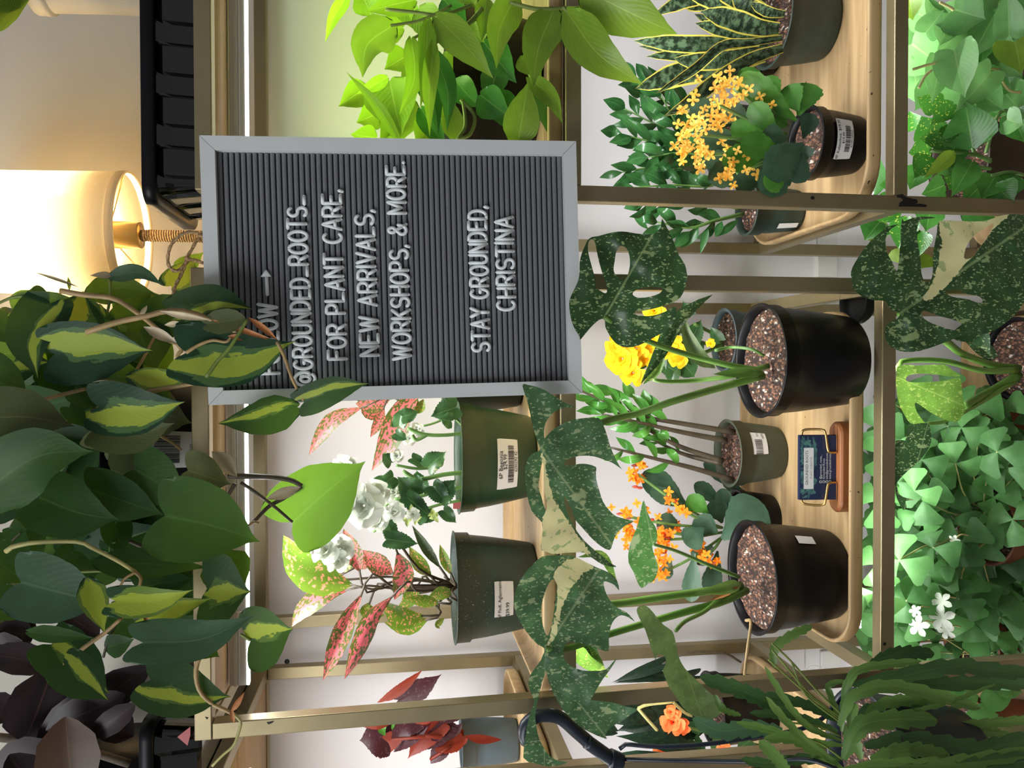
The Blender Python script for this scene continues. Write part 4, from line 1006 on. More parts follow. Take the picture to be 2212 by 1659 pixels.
    V = [([(130, 628), (180, 637), (245, 645), (285, 668), (312, 688), (345, 715), (365, 735), (383, 742)], 6, 'vine', .915),
         ([(186, 718), (230, 703), (270, 692), (312, 684), (360, 672), (400, 672), (455, 690), (520, 722), (560, 735), (598, 738)], 6.5, 'vine', .885),
         ([(598, 738), (612, 765), (632, 820), (656, 866)], 4, 'vine', .875),
         ([(383, 742), (392, 755), (386, 764), (382, 772)], 5, 'vine', .91),
         ([(402, 762), (430, 745), (460, 735), (490, 738), (503, 720)], 4, 'vine', .885),
         ([(445, 815), (470, 780), (497, 750), (535, 690)], 4.5, 'vinegreen', .862),
         ([(66, 871), (120, 856), (185, 840)], 5, 'vine', .93), ([(318, 847), (380, 835), (432, 826), (452, 824)], 5.5, 'vine', .90),
         ([(112, 822), (190, 818), (250, 826), (300, 840)], 4, 'vine', .94),
         ([(290, 807), (312, 770), (335, 725)], 3.5, 'vine', .935), ([(237, 596), (238, 640), (232, 676)], 3.5, 'vinegreen', .95),
         ([(80, 664), (60, 645), (44, 640), (20, 645), (-5, 656)], 4, 'vinegreen', .93), ([(77, 635), (85, 660)], 3, 'vinegreen', .94),
         ([(12, 1192), (22, 1183), (70, 1173), (165, 1170), (200, 1184), (255, 1212), (293, 1236)], 5.5, 'canepale', .895),
         ([(293, 1236), (270, 1250), (258, 1270)], 3, 'vine', .89), ([(293, 1236), (304, 1250), (300, 1272)], 4, 'vine', .89),
         ([(140, 1436), (180, 1400), (225, 1368), (262, 1336)], 5, 'vine', .90), ([(262, 1336), (290, 1310), (330, 1290)], 3.5, 'vine', .92),
         ([(472, 1377), (445, 1400), (432, 1418), (423, 1450), (430, 1490), (455, 1518), (490, 1535), (508, 1545)], 5.5, 'vine', .872),
         ([(508, 1545), (520, 1560), (513, 1590), (503, 1612), (480, 1632), (458, 1655)], 3.5, 'canepale', .868),
         ([(492, 1028), (540, 1029), (590, 1031), (630, 1038), (652, 1050)], 6.5, 'vinedark', .955), ([(652, 1050), (615, 1075), (580, 1095), (548, 1128)], 5, 'vinedark', .975),
         ([(520, 1042), (550, 1062), (590, 1092), (632, 1128)], 4, 'vinedark', .97), ([(508, 1045), (490, 1075)], 5, 'vinedark', .95),
         ([(560, 1130), (548, 1128), (530, 1140)], 3, 'vine', .96), ([(541, 1383), (520, 1370)], 4, 'vinegreen', .90),
         ([(160, 1235), (215, 1233), (260, 1230)], 4, 'vinegreen', .93), ([(238, 1225), (238, 1180), (250, 1170)], 3, 'cane', .94),
         ([(250, 1155), (330, 1190), (400, 1205)], 5, 'vinedark', .95), ([(335, 1310), (325, 1345)], 3, 'vinegreen', .90),
         ([(223, 1420), (235, 1380), (250, 1350)], 3, 'vinedark', .95), ([(343, 940), (370, 955), (392, 972)], 3.5, 'vine', .96), ([(10, 1190), (25, 1170), (45, 1150)], 2.5, 'vinedark', .98)]
    for path, r, mt, Y in V: p.stem([(x, y, Y) for x, y in path], r, mt, r * .8)
    S_ = [((345, 672), (455, 692), 15, 'sheath', .88), ((185, 722), (245, 700), 10, 'sheath', .89), ((455, 690), (598, 738), 13, 'drysheath', .882), ((535, 685), (600, 735), 15, 'drysheath', .88),
          ((310, 706), (385, 743), 24, 'sheath', .905), ((318, 660), (300, 685), 10, 'sheath', .90), ((395, 697), (355, 702), 14, 'sheath', .90), ((492, 726), (540, 732), 14, 'drysheath', .884), ((440, 825), (442, 780), 16, 'drysheath', .89),
          ((458, 975), (512, 1030), 40, 'sheath', .945), ((650, 1052), (575, 1078), 26, 'sheath', .96), ((498, 1540), (528, 1495), 13, 'drysheath', .87), ((500, 1530), (505, 1562), 12, 'drysheath', .87), ((190, 840), (235, 822), 18, 'sheath', .925), ((310, 1325), (322, 1350), 10, 'drysheath', .89),
          ((400, 1445), (432, 1478), 8, 'drysheath', .89), ((170, 590 + 30), (75, 588), 7, 'sheath', .97), ((150, 600 + 28), (147, 598), 8, 'limeleaf', .97), ((84, 672), (112, 700), 10, 'drysheath', .94), ((215, 655), (228, 684), 8, 'limeleaf', .95)]
    for a, b, w, mt, Y in S_: p.L(a[0], a[1], b[0], b[1], w, mt, 'lance', Y=Y, stem=False, nv=8, nu=4, fold=.5, name='sheath' if mt != 'limeleaf' else 'leaf')
philodendron()

# ------------------------------------------------------------------ rubber plant
def rubber():
    z = TOPM[0] - .0118; a = at(300, 1640, 1.12); c = (-.61, 1.245, z)
    p = Plant('potted_rubber_plant', 'dark burgundy rubber plant in black pot on the top tier', c, 1.08)
    p.pot(c, .078, .068, .275, 'black')
    for bx, by, tx, ty, w, mt, Y in [(70, 1376, -30, 1352, 60, 'rubber', 1.10), (50, 1386, -25, 1425, 70, 'rubber', 1.09), (118, 1436, -30, 1412, 56, 'rubber', 1.06), (115, 1440, 52, 1605, 112, 'rubber', 1.07), (80, 1600, 335, 1432, 76, 'rubber', 1.05),
                                     (270, 1500, 98, 1578, 66, 'rubber', 1.02), (142, 1548, 160, 1720, 104, 'rubberbrown', .99), (292, 1520, 195, 1592, 44, 'rubber', 1.0), (118, 1606, -10, 1680, 90, 'rubber', 1.04), (130, 1320, 215, 1375, 60, 'rubber', 1.08),
                                     (20, 1630, 90, 1740, 70, 'rubber', 1.0), (0, 1330, 60, 1400, 70, 'rubber', 1.11), (120, 1450, 190, 1560, 70, 'rubber', 1.10), (10, 1560, -30, 1500, 60, 'rubber', 1.09), (200, 1545, 290, 1590, 60, 'rubber', 1.07)]:
        p.L(bx, by, tx, ty, w * 1.22, mt, 'rubber', Y=Y, stem=False, fold=.2, nv=16)
    p.stem([(280, 1650, 1.13), (200, 1625, 1.12), (115, 1605, 1.10), (40, 1597, 1.10), (-30, 1590, 1.10)], 9, 'bark')
    p.stem([(115, 1440, 1.07), (85, 1412, 1.08), (50, 1388, 1.10)], 8, 'rubber'); p.stem([(115, 1440, 1.07), (160, 1500, 1.10), (230, 1600, 1.12)], 8, 'rubber')
    p.stem([(222, 1518, 1.03), (240, 1532, 1.04), (262, 1552, 1.05)], 4, 'bark')
rubber()

# ------------------------------------------------------------------ lime philodendron
def lime():
    z = TOPR[1] + TZ + .006; c = (at(1090, 190, 1.15).x, 1.15, z)
    p = Plant('potted_lime_philodendron', 'lime green philodendron with pointed glowing leaves on the middle tier', c, 1.0)
    p.pot(c, .118, .09, .125, 'black')
    q = at(1070, 268, 1.20)
    p.stemmat = 'vinegreen'
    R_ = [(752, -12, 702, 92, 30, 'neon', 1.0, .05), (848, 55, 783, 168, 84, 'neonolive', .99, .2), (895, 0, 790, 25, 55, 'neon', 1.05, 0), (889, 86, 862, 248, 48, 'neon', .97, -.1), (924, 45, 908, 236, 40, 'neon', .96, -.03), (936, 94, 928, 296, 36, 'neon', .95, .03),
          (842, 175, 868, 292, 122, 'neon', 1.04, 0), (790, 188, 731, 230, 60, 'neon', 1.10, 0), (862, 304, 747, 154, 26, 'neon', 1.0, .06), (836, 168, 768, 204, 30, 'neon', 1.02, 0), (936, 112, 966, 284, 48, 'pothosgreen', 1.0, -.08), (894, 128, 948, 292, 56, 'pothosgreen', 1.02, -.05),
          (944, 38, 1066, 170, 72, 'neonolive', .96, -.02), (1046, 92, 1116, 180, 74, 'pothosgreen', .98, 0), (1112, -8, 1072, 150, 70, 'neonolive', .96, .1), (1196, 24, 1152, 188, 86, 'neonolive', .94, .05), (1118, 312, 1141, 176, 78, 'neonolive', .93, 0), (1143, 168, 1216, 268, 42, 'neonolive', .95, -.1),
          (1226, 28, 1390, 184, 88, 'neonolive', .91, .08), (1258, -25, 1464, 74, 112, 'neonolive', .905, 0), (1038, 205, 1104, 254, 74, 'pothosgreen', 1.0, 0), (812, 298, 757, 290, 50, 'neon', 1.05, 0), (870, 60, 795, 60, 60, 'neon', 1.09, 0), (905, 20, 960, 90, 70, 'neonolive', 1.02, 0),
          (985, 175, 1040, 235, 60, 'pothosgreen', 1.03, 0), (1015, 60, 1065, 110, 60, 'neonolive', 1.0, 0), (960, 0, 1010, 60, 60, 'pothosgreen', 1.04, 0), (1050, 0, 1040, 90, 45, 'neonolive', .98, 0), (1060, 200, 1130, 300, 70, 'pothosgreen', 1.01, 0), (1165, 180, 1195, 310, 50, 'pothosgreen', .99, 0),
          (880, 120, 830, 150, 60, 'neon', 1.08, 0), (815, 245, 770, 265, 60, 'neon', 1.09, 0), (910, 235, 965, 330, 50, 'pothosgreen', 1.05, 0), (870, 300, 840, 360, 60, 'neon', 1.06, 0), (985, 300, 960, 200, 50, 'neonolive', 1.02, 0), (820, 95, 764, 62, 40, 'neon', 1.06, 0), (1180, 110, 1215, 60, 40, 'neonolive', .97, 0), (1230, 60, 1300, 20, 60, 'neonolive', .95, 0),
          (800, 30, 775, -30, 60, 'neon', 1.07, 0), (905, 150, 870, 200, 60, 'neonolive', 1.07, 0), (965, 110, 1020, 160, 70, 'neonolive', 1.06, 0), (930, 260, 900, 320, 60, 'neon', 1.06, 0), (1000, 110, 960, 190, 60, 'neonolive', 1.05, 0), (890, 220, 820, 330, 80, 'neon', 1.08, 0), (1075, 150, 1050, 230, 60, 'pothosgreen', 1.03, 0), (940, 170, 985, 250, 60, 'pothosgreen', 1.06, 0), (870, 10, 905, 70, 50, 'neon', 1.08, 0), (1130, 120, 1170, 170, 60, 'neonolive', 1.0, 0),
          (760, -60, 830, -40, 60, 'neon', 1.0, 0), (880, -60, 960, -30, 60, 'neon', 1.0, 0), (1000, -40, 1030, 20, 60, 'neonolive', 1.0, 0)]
    for bx, by, tx, ty, w, mt, Y, bow in R_: p.L(bx, by, tx, ty, w, mt, 'ovate', Y=Y, dY=-.015, bow=bow, stem=False, fold=.22, nv=16, arch=.07)
    for path, r, Y in [([(832, 20), (890, 26), (950, 32), (1000, 18), (1050, -4)], 5, .99), ([(844, 55), (900, 46), (940, 30), (975, 12)], 4, .985), ([(935, 96), (975, 66), (1010, 52), (1042, 18)], 6, .965), ([(890, 85), (930, 60), (960, 38)], 4, .975),
                       ([(1038, 20), (1055, 55), (1048, 92)], 4, .985), ([(1100, 5), (1150, 18), (1180, 20), (1230, 18)], 6, .94), ([(1215, 25), (1195, 40), (1196, 60)], 4, .945), ([(995, 215), (1025, 250), (1015, 290), (985, 300)], 5, 1.0), ([(1000, 215), (1005, 270), (990, 298)], 5, 1.0), ([(1145, 168), (1170, 110), (1190, 80), (1195, 105), (1185, 120)], 4, .95),
                       ([(1060, 190), (1030, 160), (1000, 150)], 4, 1.05), ([(1228, 28), (1216, 15)], 5, .93)]:
        p.stem([(x, y, Y) for x, y in path], r * .8, 'vinegreen')
lime()

# ------------------------------------------------------------------ tall plant in a ceramic pot at the photo corner
def cornerpot():
    Y = 1.10; c0 = at(70, -40, Y); r = .085; z = TOPR[0] + .008
    rt = abs(at(70, 28, Y).x - c0.x); h = at(72, -40, Y).z - z; c = (c0.x, Y, z)
    p = Plant('potted_dracaena', 'plant in beige ceramic pot cut off by the photo corner above the seedling tray', c, Y)
    mb = MB(); rb = rt * .80
    mb.lathe([(.001, .003), (rb * .9, 0), (rb, .006), (rt * .86, h - .03), (rt * .90, h - .022), (rt * .99, h - .02), (rt, h - .014), (rt, h - .002), (rt * .97, h), (rt * .93, h - .004), (rt * .9, h - .03), (rb * .9, .02)], c, 48); mb.build('pot', M['ceramic'], p.root)
    sb = MB(); sb.lathe([(rt * .9, h - .02), (.001, h - .016)], c, 32); sb.build('soil', M['soil'], p.root)
    for tx, ty, w in [(-30, 75, 40), (-60, 60, 40), (-20, 20, 45), (-80, 10, 40), (-40, -60, 45), (0, -90, 40), (-110, 60, 40)]: p.L(60, -20, tx, ty, w, 'neonolive', 'sword', Y=Y - .02, dY=-.03, stem=False, arch=.06)
cornerpot()

# ------------------------------------------------------------------ white begonia and pink aglaonemas on the middle tier
ZM = TOPM[1] + TZ + .0062; ZL = TOPM[2] + TZ + .0062; ZR = TOPR[2] + TZ + .0062
def begonia():
    Y = 1.13; rim = at(989, 988, Y); r = 119 * pxm(rim); c = (rim.x, Y, ZM); h = rim.z - ZM
    p = Plant('potted_begonia', 'white-flowered begonia in glossy green pot with printed price label', c, Y)
    p.pot(c, r, r * .74, h, 'potgreen', rim=.2, soil=.86)
    p.wrap_label(-PI / 2 - .06, .53, .27, .54, [('6P Begonia', .0085, .0, .83), ('$24.99', .0075, .004, .62), ('6250292 42', .006, .004, .10)], (.0, .052, .2, .48))
    a = Plant.L
    for bx, by, tx, ty, w, mt, dy in [(985, 880, 930, 900, 55, 'begleaf', -.05), (975, 910, 950, 905, 40, 'begleaf', -.06), (925, 1010, 965, 975, 52, 'begleaf', -.08), (945, 1000, 960, 990, 30, 'begleaf', -.02), (902, 1068, 858, 1030, 62, 'begleaf', -.07), (905, 1060, 900, 1015, 50, 'begleaf', -.03), (880, 1075, 935, 1120, 42, 'begleaf', -.08), (950, 1075, 985, 1035, 52, 'begleaf', -.09), (935, 1050, 970, 1090, 46, 'begleaf', -.09),
                                      (958, 1102, 986, 1130, 32, 'begleaf', -.08), (850, 1030, 820, 1050, 46, 'begleaf', -.04), (845, 1000, 825, 980, 36, 'begleaf', -.02), (830, 1040, 795, 1045, 34, 'begleaf', -.02), (838, 1165, 905, 1175, 42, 'begleaf', -.10), (838, 1128, 850, 1185, 36, 'begleaf', -.09), (870, 900, 905, 890, 36, 'begleaf', -.02), (862, 920, 870, 880, 36, 'begleaf', 0), (855, 935, 880, 950, 30, 'begleaf', 0), (900, 1120, 925, 1098, 40, 'begleaf', -.05), (890, 1040, 915, 1075, 46, 'begleaf', -.05), (935, 1110, 905, 1130, 30, 'begleaf', -.05), (890, 990, 920, 1010, 30, 'begleaf', -.05)]:
        p.L(bx, by, tx, ty, w, mt, 'heart', Y=Y + dy, jag=.16, jn=11, nv=32, nu=8, fold=.22, wavy=.05, stem=False, roll=random.Random(bx + ty).uniform(-.5, .5))
    for path, rr in [([(1010, 935), (960, 940), (915, 938), (880, 925)], 5), ([(1010, 1020), (960, 1025), (905, 1035), (870, 1018)], 6), ([(1010, 1050), (940, 1062), (895, 1075), (850, 1080)], 6), ([(1000, 1080), (950, 1090), (900, 1105), (860, 1110)], 4), ([(940, 1010), (900, 1012), (855, 1005)], 4), ([(960, 905), (935, 915), (915, 920)], 3), ([(850, 1080), (810, 1110)], 3), ([(925, 938), (900, 950), (890, 940)], 5), ([(880, 1075), (850, 1120), (805, 1150)], 3), ([(980, 900), (1000, 920)], 4)]:
        p.stem([(x, y, Y - .05) for x, y in path], rr * .8, 'cane')
    for x, y, rr, n, dy in [(787, 1092, 44, 14, -.11), (812, 1068, 30, 10, -.10), (752, 1078, 34, 12, -.10), (735, 1185, 30, 12, -.10), (705, 1192, 30, 10, -.11), (730, 1212, 24, 9, -.11), (852, 1108, 24, 9, -.10), (815, 1125, 24, 8, -.09), (742, 1003, 20, 8, -.02), (760, 1002, 14, 7, -.02), (858, 985, 14, 6, -.02), (850, 1065, 18, 7, -.03), (893, 1112, 14, 6, -.10), (900, 930, 16, 6, .0), (885, 945, 16, 6, .02)]:
        p.bloom(x, y, Y + dy, rr, 'pwhite', n)
    for x, y in [(900, 1122), (935, 1110), (880, 1125), (940, 1118), (820, 1092), (825, 1110), (750, 1225), (890, 1100)]: p.floret(x, y, Y - .09, 13, 'budgreen', 3, 'bract')
    m = MB(); q = at(985, 1090, Y - .03); m.box(q.x - .006, q.x + .006, q.y, q.y + .0006, q.z - .03, q.z + .004); m.build('plant_tag', M['redclay'], p.root, smooth=False)
begonia()
def agl(front):
    if front:
        Y = 1.115; rim = at(980, 1268, Y); r = 117 * pxm(rim); c = (rim.x, Y, ZM); h = rim.z - ZM
        p = Plant('potted_aglaonema', 'pink-leaved plant in speckled green pot with handwritten price label', c, Y)
        p.pot(c, r, r * .77, h, 'potspeck', rim=.18)
        p.wrap_label(-PI / 2 - .02, .36, .33, .56, [('6P PinK Aglaonema', .0066, .0, .72), ('$39.99', .0075, -.014, .3)])
        p.crown = (990, 1265, Y); p.stemmat = 'vinedark'; p.stemr = 3
        for path, w, mt, dy, st in [([(762, 1264), (700, 1252), (645, 1212), (612, 1156)], 84, 'pinkgreen', -.03, 1), ([(752, 1274), (700, 1284), (655, 1318), (630, 1354)], 46, 'pink', -.02, 1), ([(782, 1283), (757, 1330), (728, 1398), (698, 1470)], 44, 'pink', -.05, 1), ([(848, 1288), (803, 1330), (775, 1390), (744, 1468)], 42, 'pink', -.07, 1),
                                    ([(858, 1192), (872, 1240), (852, 1296)], 46, 'pink', -.06, 1), ([(916, 1330), (870, 1334), (824, 1300)], 48, 'pinkgreen', -.07, 1), ([(952, 1302), (915, 1300), (876, 1292)], 28, 'pinkgreen', -.05, 1), ([(778, 1236), (762, 1190), (742, 1142)], 40, 'pink', -.03, 1), ([(850, 1240), (815, 1215), (783, 1188)], 46, 'pink', 0, 1), ([(932, 1246), (905, 1215), (884, 1180)], 32, 'pinkgreen', -.02, 1), ([(952, 1228), (920, 1182), (890, 1134)], 22, 'anthgreen', -.04, 1),
                                    ([(975, 1242), (962, 1210), (950, 1176)], 22, 'pinkgreen', -.05, 1), ([(925, 1338), (880, 1352), (830, 1345)], 40, 'pinkgreen', -.02, 1), ([(960, 1335), (945, 1350), (950, 1358)], 14, 'pinkgreen', -.04, 0), ([(800, 1300), (790, 1320), (830, 1330)], 30, 'pinkgreen', .02, 1), ([(975, 1290), (960, 1282), (925, 1290)], 30, 'pinkgreen', -.04, 1), ([(770, 1225), (785, 1215), (800, 1205)], 30, 'pink', 0, 1), ([(905, 1262), (880, 1300), (860, 1310)], 34, 'pinkgreen', 0, 1)]:
            p.leaf([(x, y, Y + dy) for x, y in path], w, mt, 'lance', stem=bool(st), fold=.28, nv=18)
    else:
        Y = 1.24; c = (at(900, 800, Y).x, Y, ZM)
        p = Plant('potted_aglaonema', 'second pink-leaved plant half hidden behind the letter board', c, Y)
        p.pot(c, .075, .058, .12, 'potdark'); p.crown = (960, 800, Y); p.stemmat = 'vinedark'
        for path, w, mt, dy in [([(782, 880), (722, 906), (690, 946), (667, 984)], 36, 'pink', -.06), ([(842, 862), (800, 872), (768, 872)], 46, 'pink', -.04), ([(912, 838), (870, 890), (838, 960), (803, 1018)], 56, 'pink', -.05), ([(830, 880), (815, 915), (800, 945)], 24, 'pink', -.05), ([(780, 868), (800, 885), (830, 905)], 40, 'pink', -.02), ([(800, 840), (760, 800), (730, 760)], 50, 'pink', 0), ([(860, 800), (790, 780), (750, 700)], 50, 'pink', 0), ([(880, 870), (905, 880), (915, 862)], 30, 'pinkgreen', -.05)]:
            p.leaf([(x, y, Y + dy) for x, y in path], w, mt, 'lance', fold=.28, nv=18)
M['anthgreen'] = leaf_spot('aglaonema_dark', G(58, 74, 40), G(150, 150, 80), 0.6, 0.64, rough=.4, trans=.2)
def speckpot():
    t = NT('speckled_green_pot'); oc = t.n('ShaderNodeTexCoord').outputs['Object']
    a = t.noise(oc, 420.0, 1); b = t.noise(oc, 18.0, 3)
    k = t.math('MULTIPLY', t.step(a, .66, .70), t.step(b, .42, .6))
    col = t.mix(t.math('MULTIPLY', k, .55), srgb(42, 58, 50), srgb(170, 178, 170))
    return t.done(t.n('ShaderNodeBsdfPrincipled', {'Base Color': col, 'Roughness': .5}))
M['potspeck'] = speckpot()
agl(True); agl(False)

# ------------------------------------------------------------------ split-leaf plants (marbled) on the lower tier
def monsteraA():
    c, rt, rb, h = potfit(1640, 779, 121, 1885, ZL, .80)
    p = Plant('potted_monstera', 'cream-marbled split-leaf plant in larger black pot beside yellow begonia', c, c[1])
    p.pot(c, rt, rb, h, 'black', rim=.15, soil=.93); Y = c[1]
    o7 = (1100, 410)
    p.poly([(815,1105),(780,1105),(740,1130),(690,1180),(640,1240),(605,1280),(600,1250),(560,1190),(530,1110),(513,1010),(515,940),(535,890),(560,840),(590,770),(600,700),(600,620),(620,540),(650,470),(670,430),(705,403),(760,395),(830,375),(920,357),(1000,358),(1080,372),(1150,378),(1230,375),(1270,350),(1295,310),(1303,245),(1340,310),(1390,410),(1420,490),(1450,560),(1500,640),(1515,710),(1520,760),(1500,840),(1460,920),(1400,960),(1330,985),(1250,1010),(1160,1030),(1080,1040),(1070,1052),(1085,1068),(1180,1078),(1260,1065),(1340,1035),(1400,1000),(1425,1010),(1420,1080),(1390,1150),(1350,1190),(1290,1230),(1200,1280),(1100,1330),(1010,1345),(940,1330),(890,1290),(850,1230),(820,1170)],
           [[(700,422),(730,440),(745,510),(765,610),(800,730),(825,800),(835,870),(810,880),(760,850),(735,840),(740,790),(715,690),(690,600),(672,520),(675,450)], [(960,477),(1000,500),(1025,560),(1030,640),(1010,730),(980,760),(940,755),(905,720),(890,680),(900,610),(910,540),(935,490)], [(1055,880),(1110,840),(1200,828),(1310,838),(1310,850),(1280,885),(1200,912),(1110,922),(1065,905)]],
           (815, 1085), (1303, 245), .905, 'thai', off=o7, tilt=(-.15, .1))
    p.leaf([(1540, 636, .99), (1497, 663, .99), (1455, 702, .985), (1424, 764, .985), (1385, 828, .985)][::-1], 34, 'thai', 'lance', stem=False, fold=.5)
    p.leaf([(1545, 795, 1.03), (1510, 770, 1.02), (1485, 725, 1.015), (1478, 685, 1.02)], 34, 'thaidull', 'lance', stem=False, fold=.5)
    s = Y - .02
    p.stem([(1648, 812, s), (1560, 836, s - .03), (1450, 868, s - .08), (1380, 893, .93), (1300, 912, .905), (1200, 960, .90), (1170, 972, .893)], 8.5, 'monstem', 6)
    p.stem([(1660, 790, s), (1580, 812, s - .01), (1500, 822, 1.01), (1440, 824, .99), (1412, 820, .985)], 6, 'monstem', 4)
    p.stem([(1640, 800, s), (1580, 790, s - .02), (1500, 770, .99), (1420, 745, .95), (1340, 710, .92), (1306, 685, .908)], 7, 'monstem', 5)
    p.stem([(1650, 768, s), (1625, 755, s), (1580, 750, 1.03), (1545, 757, 1.03)], 3.5, 'cane')
    p.leaf([(1650, 804, s - .004), (1600, 806, s - .03), (1540, 808, s - .05)], 26, 'monstem', 'lance', stem=False, fold=.6, name='sheath')
    p.leaf([(1390, 830, .985), (1420, 800, .985), (1438, 750, .985)], 22, 'thailight', 'lance', stem=False, fold=.4)
    # big blade hanging in front of the middle tray
    p.poly([(110,45),(160,45),(260,70),(340,110),(420,160),(480,200),(560,237),(480,240),(400,265),(350,310),(310,370),(297,440),(300,500),(320,480),(370,430),(440,385),(520,350),(620,330),(760,325),(800,380),(830,460),(860,560),(900,660),(940,735),(965,770),(940,750),(880,710),(800,680),(720,655),(620,650),(540,665),(480,690),(465,720),(510,735),(590,720),(660,720),(740,745),(740,790),(745,860),(770,950),(800,1040),(850,1110),(910,1165),(1000,1190),(1065,1210),(1000,1240),(940,1290),(900,1350),(880,1410),(855,1455),(780,1420),(700,1350),(620,1260),(560,1190),(540,1120),(510,1060),(470,995),(475,1060),(500,1150),(550,1250),(620,1350),(700,1430),(800,1510),(870,1570),(910,1590),(900,1600),(800,1580),(720,1530),(640,1480),(560,1475),(470,1480),(380,1490),(320,1470),(270,1450),(280,1330),(280,1220),(210,1150),(170,1060),(145,930),(137,780),(160,670),(220,620),(262,600),(240,520),(205,420),(180,300),(150,170)],
           [[(280,710),(295,740),(295,850),(300,960),(320,1050),(320,1115),(300,1090),(275,1000),(250,920),(260,820)]], (280, 600), (880, 1420), .89, 'thaimid', off=(1100, 820), tilt=(.05, -.1), sectors=[[(285,620),(310,720),(335,850),(375,1000),(430,1100),(500,1200),(580,1320),(650,1420),(690,1490),(560,1500),(470,1500),(380,1510),(300,1480),(275,1420),(285,1250),(300,1150),(315,1110),(322,1040),(300,960),(297,850),(290,740),(265,660)]])
    return p
monsteraA()
def monsteraB():
    c, rt, rb, h = potfit(1622, 1246, 119, 1845, ZL, .80)
    p = Plant('potted_monstera', 'cream-marbled split-leaf plant in black pot beside orange-flowered kalanchoe', c, c[1])
    p.pot(c, rt, rb, h, 'black', rim=.15, soil=.93); Y = c[1]; s = Y - .02
    p.wrap_label(-PI / 2 + .98, .10, .38, .60, [])
    o = (1100, 1239)
    p.poly([(130,0),(200,-75),(280,-145),(400,-155),(520,-155),(620,-115),(740,-55),(860,-5),(920,60),(938,145),(900,100),(850,75),(805,70),(820,150),(860,230),(920,290),(1000,330),(1045,375),(1070,410),(1020,375),(960,355),(915,375),(880,420),(860,480),(850,560),(848,660),(780,650),(690,620),(600,595),(510,580),(475,610),(460,670),(475,740),(530,790),(620,825),(720,830),(820,820),(880,760),(918,725),(860,820),(800,900),(750,980),(700,1070),(665,1130),(600,1105),(500,1060),(420,1010),(350,960),(320,850),(300,760),(300,640),(250,610),(180,540),(110,440),(55,330),(42,240),(60,130)],
           [[(375,50),(405,90),(400,180),(385,300),(360,450),(330,530),(305,500),(280,400),(275,280),(305,160),(340,80)]], (310, 640), (700, 60), .90, 'thaimid', off=o, tilt=(.05, .05), sectors=[[(315,640),(335,570),(362,480),(400,320),(412,180),(405,90),(375,30),(420,-60),(560,-135),(720,-60),(620,10),(540,110),(470,230),(430,380),(390,540),(340,610)]])
    p.poly([(310,780),(330,900),(380,1020),(450,1150),(560,1270),(680,1350),(830,1412),(820,1380),(870,1310),(960,1260),(1040,1200),(1095,1160),(1000,1135),(880,1100),(760,1085),(640,1070),(500,1010),(400,900)], [], (315, 760), (830, 1400), .912, 'thaimid', off=o, tilt=(0, .05), name='leaf_lobe')
    p.poly([(305,660),(270,740),(210,820),(165,900),(170,980),(200,1050),(210,1110),(170,1220),(145,1350),(120,1570),(220,1620),(340,1645),(430,1635),(495,1610),(430,1600),(350,1560),(290,1480),(250,1390),(230,1290),(222,1200),(250,1060),(280,930),(312,820)], [], (305, 680), (300, 1630), .905, 'thaimid', off=o, tilt=(.02, 0), name='leaf_lobe')
    p.poly([(1100,285),(1150,270),(1200,300),(1260,370),(1320,440),(1390,490),(1415,560),(1430,640),(1450,720),(1500,810),(1580,890),(1660,970),(1740,1040),(1840,1120),(1845,1160),(1800,1200),(1740,1240),(1680,1250),(1560,1210),(1480,1140),(1420,1050),(1360,960),(1320,860),(1310,820),(1335,770),(1330,710),(1290,690),(1255,700),(1250,740),(1230,690),(1200,600),(1160,480),(1110,380),(1088,320)], [], (1400, 500), (1650, 1240), .92, 'thaidull', off=o, tilt=(-.05, .1))
    p.poly([(1150,1030),(1130,1080),(1110,1180),(1090,1260),(1050,1350),(1020,1450),(1018,1560),(1060,1640),(1090,1720),(1130,1780),(1185,1740),(1230,1720),(1265,1650),(1270,1580),(1240,1500),(1220,1420),(1255,1390),(1265,1330),(1250,1260),(1210,1200),(1180,1130)], [], (1225, 1410), (1150, 1035), .955, 'thaipale', off=(1100, 820), tilt=(-.1, .1))
    p.stem([(1600, 1264, s), (1540, 1275, s - .03), (1450, 1287, s - .06), (1340, 1303, .96), (1250, 1310, .93)], 9, 'monstem', 6.5)
    p.stem([(1612, 1275, s), (1560, 1300, s - .03), (1480, 1322, s - .06), (1400, 1345, .97), (1310, 1372, .945), (1230, 1400, .92), (1180, 1402, .90)], 9, 'monstem', 6)
    p.stem([(1600, 1270, s), (1560, 1290, s - .03), (1520, 1322, .98), (1480, 1342, .95), (1460, 1362, .925)], 5, 'monstem', 4)
    p.stem([(1596, 1246, s), (1530, 1220, s - .03), (1460, 1190, .985), (1412, 1176, .957)], 4.5, 'cane', 3)
    p.leaf([(1600, 1262, s - .006), (1560, 1272, s - .04), (1500, 1282, s - .06)], 28, 'monstem', 'lance', stem=False, fold=.6, name='sheath')
    p.leaf([(1595, 1268, s - .03), (1570, 1280, s - .035), (1535, 1297, s - .04)], 14, 'drysheath', 'lance', stem=False, fold=.5, name='sheath')
    p.stem([(1612, 1340, s - .02), (1622, 1345, s - .10), (1615, 1400, .935), (1608, 1458, .93)], 3.5, 'vine', 3, 'aerial_root')
    p.leaf([(1236, 1395, 1.0), (1275, 1425, 1.0), (1315, 1465, 1.0)], 46, 'thailight', 'ovate', stem=False)
    p.leaf([(1240, 1390, 1.0), (1270, 1395, 1.0), (1297, 1436, 1.0)], 22, 'thai', 'lance', stem=False)
    p.leaf([(1250, 1200 + 3, .91), (1300, 1200, .912), (1334, 1263, .915)], 20, 'thailight', 'lance', stem=False)
monsteraB()

